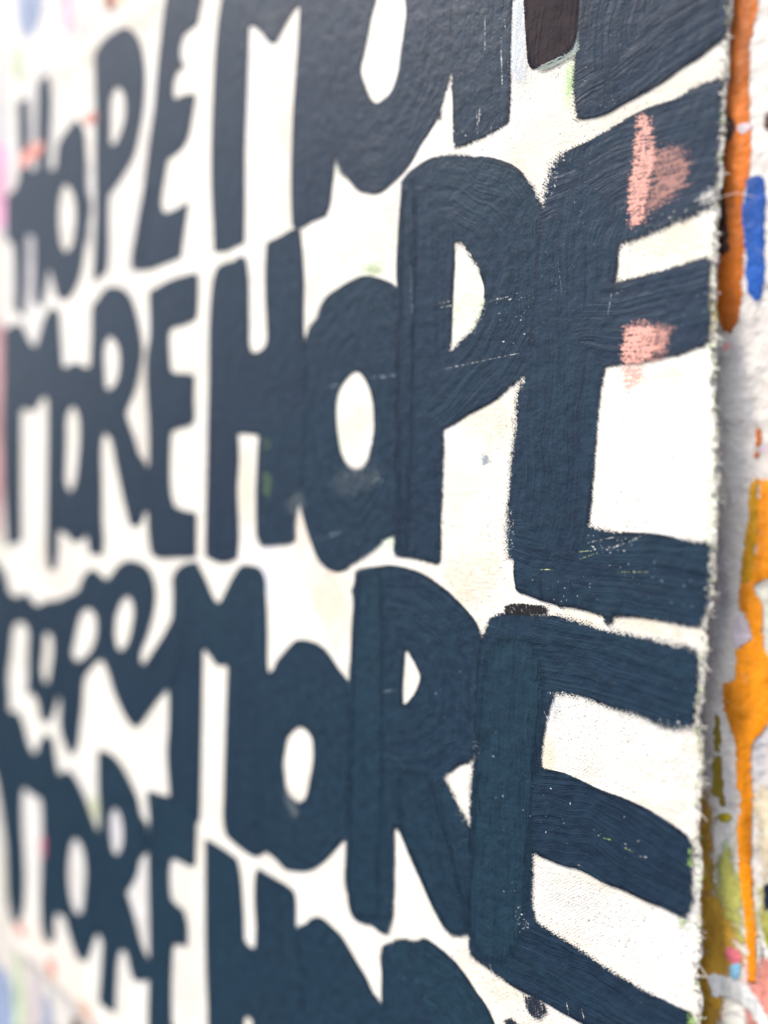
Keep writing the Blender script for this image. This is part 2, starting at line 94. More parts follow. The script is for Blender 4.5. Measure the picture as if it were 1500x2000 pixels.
('M_2l', 'letter M in the far word MORE on the second line', 1, 2, 0.3, [(-682.0, 146.7), (-666.2, 148.7), (-643.1, 147.8), (-631.6, 138.6), (-621.9, 128.7), (-614.3, 124.1), (-608.9, 124.1), (-601.5, 135.5), (-592.9, 146.8), (-577.3, 154.7), (-562.6, 147.8), (-560.2, 130.6), (-554.7, 97.6), (-547.7, 39.4), (-554.8, -18.8), (-563.7, -43.9), (-564.9, -64.4), (-569.8, -79.8), (-585.7, -81.2), (-589.4, -66.0), (-589.0, -43.0), (-585.7, 42.1), (-585.8, 71.8), (-589.6, 74.3), (-596.8, 73.2), (-612.4, 62.9), (-630.1, 66.2), (-637.5, 66.3), (-639.4, 65.0), (-641.5, -45.5), (-641.9, -58.5), (-677.3, -66.1), (-680.2, -47.6), (-685.3, 45.5), (-682.8, 99.1)], [], []),
('O_2l', 'letter O in the far word MORE on the second line', 2, 2, 0.3, [(-569.9, 104.6), (-559.2, 100.1), (-547.6, 98.9), (-531.5, 101.0), (-515.9, 95.7), (-500.1, 94.1), (-491.0, 58.5), (-491.1, -4.4), (-499.8, -39.6), (-508.7, -42.6), (-518.6, -48.9), (-534.6, -52.9), (-551.8, -46.1), (-568.9, -43.2), (-581.3, -28.9), (-582.7, 17.7), (-578.4, 63.4)], [[(-537.5, 63.0), (-532.5, 61.9), (-526.7, 51.4), (-525.8, 34.4), (-528.6, 17.3), (-533.3, 0.1), (-539.6, -8.5), (-542.7, -8.5), (-548.1, -3.3), (-552.5, 17.5), (-552.4, 35.0), (-547.8, 52.1), (-542.0, 61.4)]], []),
('R_2l', 'letter R in the far word MORE on the second line', 3, 2, 0.3, [(-505.3, 144.6), (-493.2, 149.9), (-483.2, 154.9), (-467.8, 154.2), (-453.4, 149.6), (-442.2, 141.8), (-433.5, 127.7), (-428.1, 113.6), (-425.1, 98.4), (-429.5, 83.1), (-437.0, 67.9), (-445.3, 58.1), (-448.8, 52.5), (-443.1, 44.0), (-435.6, 32.3), (-429.8, 21.7), (-421.9, 15.5), (-413.0, 4.6), (-414.4, -20.8), (-423.8, -24.3), (-425.2, -30.1), (-435.9, -35.2), (-444.6, -32.2), (-448.8, -24.2), (-457.4, -5.5), (-466.1, 16.1), (-472.4, 32.2), (-479.4, 37.9), (-483.6, 38.0), (-486.1, 33.0), (-486.2, -5.5), (-485.4, -38.0), (-483.7, -47.1), (-485.6, -60.8), (-508.4, -60.7), (-511.5, -49.1), (-514.3, -41.3), (-514.9, 17.0), (-509.6, 76.5), (-505.7, 118.3)], [[(-476.1, 116.0), (-471.8, 114.9), (-463.8, 108.3), (-459.9, 99.9), (-459.9, 89.4), (-463.6, 79.7), (-471.4, 74.6), (-477.0, 74.3), (-480.6, 75.7), (-482.2, 88.0), (-482.4, 109.8)]], []),
('E_2l', 'letter E in the far word MORE on the second line', 4, 2, 0.34, [(-416.3, 142.0), (-406.3, 143.5), (-388.1, 145.7), (-364.6, 145.6), (-352.0, 144.7), (-351.9, 128.2), (-353.8, 113.8), (-359.9, 112.5), (-373.6, 111.3), (-385.3, 110.7), (-387.9, 108.2), (-387.9, 94.5), (-386.0, 81.3), (-382.0, 79.0), (-372.2, 77.7), (-356.2, 75.1), (-357.0, 58.1), (-356.4, 43.3), (-363.2, 40.2), (-377.0, 38.8), (-386.2, 36.6), (-387.5, 15.6), (-385.5, -9.2), (-381.2, -17.3), (-370.6, -19.7), (-353.9, -21.1), (-353.5, -51.4), (-360.3, -52.9), (-377.4, -54.2), (-407.9, -55.7), (-412.6, -53.0), (-415.8, -43.5), (-417.3, -34.9), (-416.0, 36.2), (-419.6, 92.9), (-415.3, 107.7)], [], []),
('h_3l', 'letter h in the far word hope on the third line', 1, 3, 0.5, [(-714.4, -80.5), (-683.2, -91.0), (-670.7, -110.6), (-659.6, -112.2), (-648.9, -111.1), (-630.4, -105.1), (-616.8, -113.5), (-602.7, -118.1), (-593.6, -136.4), (-598.9, -171.0), (-609.7, -196.8), (-634.1, -204.6), (-628.5, -172.0), (-627.4, -152.7), (-630.6, -142.3), (-637.9, -137.3), (-647.5, -137.2), (-655.9, -139.2), (-662.6, -145.8), (-667.4, -166.0), (-674.6, -193.8), (-671.9, -223.8), (-682.6, -241.6), (-722.7, -245.5)], [], []),
('o_3l', 'letter o in the far word hope on the third line', 2, 3, 0.5, [(-624.6, -122.4), (-614.1, -118.3), (-591.2, -110.1), (-564.2, -107.2), (-551.3, -114.1), (-553.1, -144.7), (-556.9, -172.9), (-566.9, -197.2), (-576.3, -212.1), (-585.5, -222.3), (-602.4, -220.9), (-610.5, -205.3), (-629.6, -199.1), (-630.9, -171.1), (-628.5, -146.1)], [[(-587.0, -138.6), (-578.9, -140.6), (-577.0, -148.7), (-581.1, -170.3), (-586.8, -183.5), (-588.8, -184.3), (-594.2, -183.5), (-598.9, -173.6), (-598.9, -155.2), (-594.2, -143.0)]], []),
('p_3l', 'letter p in the far word hope on the third line', 3, 3, 0.5, [(-578.6, -109.5), (-554.0, -102.0), (-538.7, -97.0), (-528.1, -92.9), (-520.9, -83.0), (-505.8, -73.5), (-493.7, -74.3), (-481.6, -79.0), (-470.6, -81.3), (-464.3, -106.4), (-467.1, -127.8), (-477.3, -144.2), (-494.0, -149.4), (-505.0, -157.6), (-514.7, -166.6), (-518.1, -189.0), (-522.6, -207.7), (-527.4, -227.0), (-540.8, -240.5), (-556.8, -228.1), (-562.1, -216.4), (-561.0, -197.8), (-567.2, -184.0), (-573.7, -166.4), (-570.7, -138.1)], [[(-510.8, -107.7), (-502.7, -108.1), (-495.7, -114.1), (-495.5, -125.0), (-500.4, -136.2), (-512.1, -146.8), (-526.0, -153.7), (-534.1, -153.5), (-537.6, -148.8), (-533.3, -136.8), (-526.3, -120.5), (-519.9, -111.4)]], []),
('e_3l', 'letter e in the far word hope on the third line', 4, 3, 0.5, [(-482.2, -81.9), (-471.6, -75.2), (-462.5, -67.7), (-448.6, -62.1), (-432.6, -61.3), (-418.1, -64.1), (-409.5, -71.3), (-405.6, -83.7), (-408.8, -99.8), (-416.3, -116.5), (-425.2, -132.2), (-425.1, -139.1), (-421.2, -138.5), (-410.6, -128.9), (-396.2, -114.5), (-381.9, -97.9), (-370.6, -105.6), (-372.6, -132.6), (-389.1, -152.5), (-400.0, -161.9), (-413.2, -174.7), (-425.1, -186.2), (-433.4, -190.3), (-443.8, -187.7), (-454.5, -179.9), (-465.3, -169.9), (-474.8, -156.2), (-483.7, -144.9), (-484.3, -117.3)], [[(-445.7, -89.9), (-440.0, -92.5), (-437.0, -99.9), (-439.7, -113.9), (-446.8, -128.1), (-455.0, -134.2), (-459.3, -132.5), (-464.8, -122.7), (-465.0, -112.1), (-459.1, -99.9), (-451.3, -91.9)]], []),
('M_4l', 'letter M in the far word MORE on the bottom line', 1, 4, 0.8, [(-720.1, -237.8), (-696.1, -234.8), (-676.9, -229.3), (-650.1, -223.8), (-638.1, -233.4), (-629.1, -247.2), (-619.0, -255.8), (-612.3, -254.7), (-604.8, -243.5), (-588.8, -229.8), (-574.2, -233.9), (-570.1, -248.7), (-563.4, -264.7), (-554.3, -300.4), (-560.7, -373.2), (-572.8, -395.4), (-576.2, -423.6), (-595.6, -428.0), (-602.4, -420.1), (-603.3, -354.6), (-601.1, -302.6), (-603.6, -296.1), (-624.9, -297.5), (-636.1, -296.0), (-642.0, -299.2), (-643.3, -314.9), (-644.3, -423.9), (-663.9, -441.4), (-677.7, -422.2), (-683.8, -368.9), (-693.2, -336.9), (-700.5, -318.1), (-706.6, -305.9), (-719.9, -293.0)], [], []),
('O_4l', 'letter O in the far word MORE on the bottom line', 2, 4, 0.8, [(-580.3, -270.5), (-567.3, -264.5), (-544.9, -254.1), (-528.5, -258.8), (-516.4, -267.9), (-506.6, -278.0), (-498.9, -286.1), (-483.5, -299.7), (-477.3, -336.8), (-482.8, -370.1), (-497.1, -382.4), (-503.9, -395.4), (-515.3, -412.3), (-529.2, -417.6), (-538.3, -411.5), (-548.5, -400.8), (-556.0, -390.0), (-581.3, -393.9), (-590.4, -369.7), (-589.2, -311.2)], [[(-535.1, -312.0), (-526.0, -311.4), (-519.2, -318.9), (-515.9, -334.3), (-519.0, -355.3), (-523.6, -371.9), (-530.3, -376.7), (-536.2, -376.6), (-544.1, -364.6), (-547.6, -347.8), (-544.4, -327.3), (-538.8, -315.3)]], []),
('R_4l', 'letter R in the far word MORE on the bottom line', 3, 4, 0.8, [(-491.8, -222.7), (-476.2, -220.3), (-459.5, -222.5), (-446.4, -229.4), (-436.2, -237.4), (-427.8, -246.1), (-424.1, -255.8), (-414.5, -260.9), (-412.3, -281.2), (-424.6, -291.5), (-430.6, -306.4), (-439.4, -318.4), (-445.8, -326.0), (-439.2, -333.6), (-430.7, -346.7), (-422.4, -359.4), (-413.8, -365.0), (-405.1, -364.6), (-406.7, -378.4), (-427.3, -389.8), (-435.8, -392.5), (-442.0, -385.3), (-445.9, -376.5), (-451.4, -375.4), (-456.6, -378.4), (-460.1, -386.5), (-462.4, -407.7), (-463.7, -433.8), (-478.8, -436.5), (-493.0, -437.9), (-489.4, -414.1), (-486.0, -383.9), (-493.0, -379.2), (-501.3, -363.6), (-495.3, -325.9), (-489.9, -275.0), (-492.1, -252.8)], [[(-465.3, -264.0), (-460.4, -262.9), (-454.8, -268.2), (-451.8, -276.8), (-454.4, -291.8), (-458.6, -298.8), (-463.6, -301.0), (-468.6, -298.5), (-471.5, -286.3), (-471.3, -271.9)]], []),
('E_4l', 'letter E in the far word MORE on the bottom line', 4, 4, 0.85, [(-415.7, -234.7), (-400.6, -233.0), (-380.5, -230.5), (-350.2, -230.4), (-350.1, -240.0), (-351.3, -272.0), (-361.0, -274.3), (-374.6, -274.9), (-382.5, -277.4), (-384.3, -289.3), (-382.4, -306.5), (-376.3, -308.0), (-365.2, -309.0), (-361.1, -318.8), (-360.9, -333.6), (-373.6, -337.6), (-379.5, -340.9), (-381.1, -370.3), (-380.0, -400.2), (-369.2, -402.0), (-349.0, -399.6), (-348.4, -431.8), (-381.7, -441.7), (-411.9, -445.5), (-413.8, -416.7), (-412.0, -363.2), (-412.9, -331.5), (-414.2, -289.2), (-412.5, -254.9)], [], []),
]
SECOND_STROKES = [
('R_3r', 0.92, [(-163.6, -154.7), (-154.5, -150.1), (-141.2, -147.9), (-137.0, -156.2), (-126.7, -179.8), (-118.3, -204.6), (-114.9, -223.5), (-121.2, -227.7), (-128.7, -228.2), (-139.3, -216.7), (-153.6, -197.0), (-160.3, -187.4)], [[(-154.5, -150.1), (-121.2, -226.9)]]),
('E_3r', 0.92, [(-107.1, -77.6), (-96.2, -70.5), (-80.7, -69.4), (-74.5, -81.5), (-74.0, -105.1), (-76.8, -128.4), (-79.0, -159.3), (-80.7, -196.7), (-85.4, -218.4), (-94.9, -231.6), (-106.9, -231.7), (-113.6, -225.1), (-113.9, -178.2), (-111.6, -126.0), (-109.7, -97.6)], [[(-90.5, -69.7), (-93.5, -134.0), (-96.4, -233.2)]]),
('R_3r', 0.9, [(-194.4, -49.2), (-175.6, -45.9), (-173.0, -98.3), (-172.9, -154.9), (-174.4, -198.3), (-175.1, -240.5), (-185.6, -245.6), (-195.8, -246.6), (-200.0, -233.9), (-199.6, -191.7), (-198.6, -132.1), (-197.7, -87.9)], [[(-184.5, -46.1), (-185.6, -246.2)]]),
('R_1r', -1.0, [(-93.6, 234.2), (-93.1, 224.8), (-92.3, 213.3), (-91.2, 202.5), (-90.5, 196.0), (-88.6, 191.7), (-83.6, 191.2), (-77.0, 191.1), (-72.3, 192.7), (-68.9, 194.7), (-67.1, 198.3), (-66.1, 205.6), (-65.8, 214.4), (-68.9, 228.8), (-81.5, 238.5)], [[(-80.2, 237.9), (-77.7, 188.4)]]),
('P_2r', 0.45, [(-165.1, 153.1), (-160.3, 159.8), (-155.1, 159.8), (-154.3, 92.7), (-155.2, 26.4), (-156.7, -35.6), (-165.8, -34.9), (-167.6, 40.4), (-166.7, 121.4)], [[(-160.3, 159.8), (-160.3, -35.9)]]),
('E_1l', 0.05, [(-419.6, 222.1), (-410.9, 217.0), (-416.4, 195.0), (-421.2, 169.4), (-433.8, 165.6), (-433.9, 179.6)], []),
]
MARKS = [
('salmon', 'salmon dry brush mark across the upper arm of the second line E', [(-38.1, 156.4), (-35.5, 157.2), (-32.8, 153.7), (-31.4, 147.8), (-30.3, 141.8), (-29.3, 137.3), (-30.3, 131.3), (-31.3, 124.1), (-32.3, 118.0), (-34.2, 111.6), (-37.2, 108.8), (-39.5, 111.0), (-40.6, 117.7), (-41.4, 124.3), (-40.3, 131.6), (-39.3, 141.0), (-38.8, 149.4)], 2.5, [[(-44.1, 132.5), (-14.4, 130.7)]], 1.0),
('salmon', 'fading salmon skirt beside the upper salmon mark', [(-32.8, 139.3), (-28.1, 139.8), (-21.4, 138.4), (-16.5, 133.4), (-14.5, 128.3), (-17.8, 121.8), (-23.8, 117.8), (-30.0, 114.1), (-33.7, 110.6), (-33.2, 118.2), (-31.9, 128.5)], 5.0, [[(-33.5, 126.3), (-14.2, 127.2)]], 0.5),
('salmon', 'salmon dry brush mark across the middle arm of the second line E', [(-40.9, 68.0), (-35.8, 69.3), (-29.1, 68.2), (-26.0, 65.7), (-25.3, 60.2), (-26.8, 55.3), (-31.4, 52.4), (-39.5, 51.8), (-41.5, 57.2), (-40.4, 62.5)], 2.5, [[(-43.3, 60.5), (-18.1, 59.3)]], 1.0),
('salmon', 'fading salmon skirt beside the middle salmon mark', [(-27.8, 67.6), (-22.6, 66.9), (-19.2, 64.8), (-20.2, 59.6), (-22.5, 54.8), (-28.4, 52.5), (-27.0, 59.9)], 5.0, [[(-43.3, 60.5), (-18.1, 59.3)]], 0.7),
('salmon_wash', 'faint salmon smear on the white below the middle arm', [(-40.4, 51.5), (-32.7, 51.8), (-30.1, 51.0), (-31.2, 46.0), (-34.5, 42.0), (-38.5, 40.1), (-40.3, 43.7)], 3.4, [[(-40.4, 47.4), (-23.8, 47.0)]], 0.55),
('black', 'black dry brush streak above the third line E', [(-96.6, -56.3), (-89.5, -54.5), (-81.1, -54.0), (-71.7, -53.4), (-73.4, -57.3), (-83.7, -59.6), (-96.5, -61.2)], 0.7, [[(-92.4, -52.9), (-92.1, -62.6)]], 1.0),
('navy', 'rough navy smudge below the third line E', [(-83.3, -239.9), (-76.4, -238.2), (-71.8, -238.4), (-69.0, -240.1), (-71.6, -245.7), (-74.8, -248.2), (-78.9, -248.2), (-81.5, -244.0)], 1.6, [[(-76.4, -235.5), (-75.3, -249.7)]], 1.0),
('navy', 'small navy smudge at the top of the last line E', [(-93.3, -257.7), (-88.7, -254.2), (-84.7, -254.5), (-85.2, -258.8), (-91.4, -261.4)], 1.4, [[(-88.7, -252.5), (-88.5, -261.2)]], 1.0),
('blue_grey', 'small blue grey smudge on the white between P and E', [(-111.3, 16.0), (-107.7, 16.4), (-106.8, 13.4), (-107.6, 10.5), (-110.9, 9.8), (-111.9, 13.0)], 1.6, [[(-109.6, 17.4), (-109.3, 8.8)]], 0.7),
('blue_wash', 'pale blue smudge in the corner of the third line E', [(-69.9, -96.7), (-65.7, -94.4), (-65.1, -99.7), (-67.6, -105.6), (-70.7, -105.6)], 2.0, [[(-68.1, -94.4), (-68.4, -106.2)]], 0.35),
('green_grey', 'grey green smear beside the brown leg of R', [(-85.9, 191.5), (-79.8, 192.5), (-72.8, 192.8), (-68.0, 194.1), (-65.4, 198.8), (-64.6, 193.0), (-66.9, 190.0), (-70.3, 189.8), (-75.2, 189.1), (-82.3, 188.7), (-85.4, 190.2)], 1.2, [[(-85.4, 190.9), (-65.6, 194.4)]], 0.85),
('blue_wash', 'pale blue vertical smear left of the brown leg', [(-98.9, 227.0), (-93.7, 225.0), (-91.5, 205.6), (-90.2, 193.6), (-88.5, 188.4), (-93.2, 186.4), (-98.2, 191.5), (-99.2, 208.3)], 2.2, [[(-96.4, 226.0), (-95.4, 188.3)]], 0.35),
('coral', 'coral stroke across the first H of the top line', [(-643.3, 306.2), (-619.1, 307.0), (-600.1, 305.3), (-594.0, 300.0), (-600.2, 294.5), (-623.6, 292.5), (-641.3, 290.5), (-647.9, 298.9)], 0.5, [], 1.0),
('coral', 'coral dab beside the P of the top line', [(-518.1, 303.6), (-498.0, 300.7), (-494.7, 294.8), (-499.9, 290.7), (-513.8, 293.6), (-520.8, 299.5)], 0.8, [], 0.7),
('rose', 'rose dab beside the last line O', [(-600.9, -330.5), (-594.4, -327.4), (-594.8, -350.7), (-601.3, -351.0), (-605.5, -343.2)], 0.5, [], 0.9),
('coral', 'coral dab on the bottom left corner', [(-660.5, -436.9), (-644.1, -430.9), (-634.8, -436.7), (-641.5, -446.5), (-655.6, -445.2)], 0.8, [], 0.7),
('coral', 'coral dab on the lower edge', [(-592.7, -441.8), (-578.0, -437.4), (-569.6, -447.0), (-577.6, -458.3), (-590.3, -454.3)], 0.8, [], 0.7),
('peach', 'peach dab on the lower edge', [(-531.9, -453.1), (-513.1, -448.8), (-498.5, -452.9), (-503.7, -464.3), (-522.2, -464.4)], 0.8, [], 0.6),
('chalk_wash', 'scrubbed chalky patch under the counter of the second line O', [(-218.3, 0.3), (-207.8, 9.2), (-195.5, 10.0), (-181.8, 11.9), (-176.7, 6.3), (-181.6, -0.7), (-195.3, -5.2), (-209.7, -7.5)], 6.5, [[(-220.5, -2.7), (-176.0, 9.0)]], 0.07),
('chalk_wash', 'scrubbed chalky tip between the second line H and O', [(-257.2, -12.6), (-250.0, -6.2), (-242.0, -4.5), (-239.2, -12.1), (-243.7, -18.5), (-251.3, -18.7)], 5.5, [[(-257.1, -17.4), (-238.3, -10.6)]], 0.16),
('chalk_wash', 'scratched chalky patch at the foot of the third line O counter', [(-258.2, -187.0), (-253.3, -190.5), (-245.6, -196.3), (-241.8, -202.1), (-247.4, -206.4), (-254.2, -199.4)], 3.0, [[(-258.2, -187.0), (-243.7, -205.3)]], 0.2),
('leaf_green', 'green fleck on the right edge', [(-7.0, -143.8), (-5.6, -143.9), (-5.7, -150.7), (-6.9, -150.3)], 1.2, [], 0.9),
('leaf_green', 'green fleck at the tip of the middle arm', [(-10.4, -174.2), (-7.1, -174.2), (-7.9, -177.5), (-10.8, -177.8)], 1.6, [], 0.9),
('leaf_green', 'green fleck near the bottom edge of the E', [(-5.7, -211.4), (-2.3, -211.9), (-2.6, -216.0), (-5.6, -216.3)], 1.6, [], 0.9),
('leaf_green', 'green streak on the first H stem of the second line', [(-280.0, 28.9), (-272.8, 27.8), (-273.3, 20.7), (-279.4, 22.1)], 1.6, [], 0.15),
('leaf_green', 'green streak on the H stem, lower', [(-280.4, 7.2), (-271.7, 6.3), (-272.6, -8.2), (-279.2, -6.7)], 1.6, [], 0.2),
('olive', 'olive streak along the right edge', [(-5.3, 76.6), (-3.1, 73.2), (-2.3, 63.1), (-2.8, 58.8), (-4.2, 63.4)], 1.2, [], 0.9),
('leaf_green', 'green smear above the O of the second line', [(-194.4, 120.4), (-182.1, 120.4), (-176.8, 115.6), (-179.7, 112.9), (-192.0, 117.2)], 3.0, [], 0.45),
('leaf_green', 'green edge beside the top line E', [(-70.2, 187.1), (-67.6, 188.0), (-67.8, 179.6), (-68.4, 172.0), (-70.2, 175.9)], 2.4, [], 0.4),
('black', 'dark stain on the white above the second line H', [(-377.7, 295.4), (-371.9, 294.7), (-369.3, 290.7), (-373.8, 289.8), (-379.0, 292.3)], 0.5, [], 1.0),
('grey_white', 'white smudge over the end of the upper arm', [(-12.7, 116.6), (-7.9, 118.9), (-5.6, 119.6), (-4.5, 116.1), (-5.5, 112.7), (-10.6, 112.7)], 2.6, [[(-12.7, 115.6), (-4.9, 117.8)]], 0.8),
]
SCRATCHES = [
((-44.6, -26.6), (-36.8, -23.1), 0.42, 'chalk'),
((-34.5, -22.3), (-26.7, -18.0), 0.34, 'chalk'),
((-53.4, -23.9), (-41.5, -20.9), 0.28, 'chalk'),
((-57.9, -28.2), (-50.8, -27.0), 0.36, 'lime'),
((-57.3, -31.3), (-47.2, -27.5), 0.32, 'lime'),
((-39.6, -35.4), (-25.7, -34.2), 0.26, 'lime'),
((-76.9, -37.5), (-70.8, -37.2), 0.34, 'lime'),
((-112.1, 88.7), (-98.0, 89.5), 0.31, 'chalk'),
((-138.8, 92.3), (-131.0, 92.5), 0.41, 'chalk'),
((-138.7, 90.3), (-131.0, 90.2), 0.29, 'chalk'),
((-134.3, 59.2), (-91.4, 62.4), 0.27, 'chalk'),
((-72.8, 102.9), (-69.9, 85.8), 0.22, 'blue_grey'),
((-47.6, 74.3), (-46.4, 84.0), 0.39, 'blue_grey'),
((-45.0, 82.9), (-42.0, 83.5), 0.35, 'chalk'),
((-105.1, 211.6), (-103.7, 189.8), 0.5, 'chalk'),
((-103.4, 219.8), (-102.7, 215.5), 0.42, 'chalk'),
((-116.3, 184.1), (-116.6, 173.3), 0.31, 'chalk'),
((-118.3, 182.3), (-117.2, 174.7), 0.31, 'chalk'),
((-114.4, 225.9), (-113.9, 206.4), 0.2, 'chalk'),
((-109.5, 171.7), (-109.1, 167.5), 0.27, 'chalk'),
((-158.4, 114.5), (-157.0, 90.5), 0.64, 'blue_grey'),
((-184.4, 58.7), (-166.8, 58.6), 0.9, 'blue_grey'),
((-220.2, 56.1), (-211.7, 56.9), 0.94, 'blue_grey'),
((-33.7, -152.7), (-29.8, -153.2), 0.36, 'lime'),
((-43.3, -151.6), (-39.8, -151.3), 0.36, 'leaf_green'),
((-27.8, -154.3), (-24.0, -153.6), 0.32, 'chalk'),
((-104.7, -236.4), (-102.2, -240.9), 0.33, 'chalk'),
((-101.4, -233.9), (-99.9, -237.3), 0.33, 'chalk'),
((-60.0, -232.7), (-58.4, -239.0), 0.34, 'chalk'),
((-52.4, -232.6), (-51.1, -236.7), 0.3, 'chalk'),
((-55.8, -167.8), (-53.3, -167.9), 0.37, 'chalk'),
((-72.9, 147.4), (-70.6, 145.9), 0.4, 'chalk'),
((-176.8, 58.9), (-166.8, 58.9), 0.88, 'blue_grey'),
((-232.4, -34.2), (-208.1, -26.9), 0.98, 'blue_grey'),
((-172.8, -112.4), (-165.3, -110.1), 1.12, 'blue_grey'),
((-73.5, -102.1), (-71.8, -105.1), 0.38, 'chalk'),
]
FLECKS = [
(-195.4, 2.0, 20.2, 7.5, 46, 'chalk'),
(-77.8, 140.6, 4.1, 9.2, 70, 'chalk'),
(-94.2, 12.3, 2.0, 36.0, 60, 'navy'),
(-94.0, -22.7, 2.3, 11.6, 60, 'chalk'),
(-46.1, -23.4, 14.2, 5.3, 26, 'chalk'),
(-13.1, -95.7, 9.3, 2.5, 40, 'chalk'),
(-20.6, 110.2, 12.6, 2.9, 30, 'chalk'),
(-14.5, 70.8, 12.3, 8.3, 18, 'blue_grey'),
(-49.8, -201.5, 9.8, 4.2, 30, 'chalk'),
(-111.5, -129.1, 2.5, 10.2, 14, 'chalk'),
(-120.5, -159.4, 4.4, 10.4, 26, 'chalk'),
(-83.9, -205.3, 3.9, 7.4, 30, 'chalk'),
(-20.3, -59.6, 12.8, 1.7, 30, 'chalk'),
(-61.6, -93.1, 10.2, 1.6, 26, 'chalk'),
(-113.0, -240.6, 9.4, 5.2, 20, 'chalk'),
(-170.3, -228.5, 5.3, 20.1, 18, 'blue_grey'),
(-169.8, 84.1, 5.8, 24.5, 14, 'blue_grey'),
(-80.4, 100.8, 31.5, 34.9, 60, 'blue_grey'),
(-70.5, -45.8, 21.2, 11.5, 16, 'chalk'),
(-101.7, 80.4, 17.2, 14.6, 26, 'chalk'),
(-115.1, 87.1, 4.2, 9.9, 16, 'chalk'),
(-58.1, -148.0, 35.4, 13.9, 22, 'chalk'),
(-93.1, -158.8, 17.2, 45.0, 26, 'blue_grey'),
(-127.7, 179.0, 18.9, 15.0, 20, 'chalk'),
(-53.4, 177.3, 14.0, 19.8, 26, 'blue_grey'),
(-31.7, -41.8, 31.2, 12.9, 30, 'blue_grey'),
(-153.4, -247.3, 42.9, 25.2, 20, 'blue_grey'),
(-134.7, -89.2, 26.6, 36.8, 24, 'blue_grey'),
]
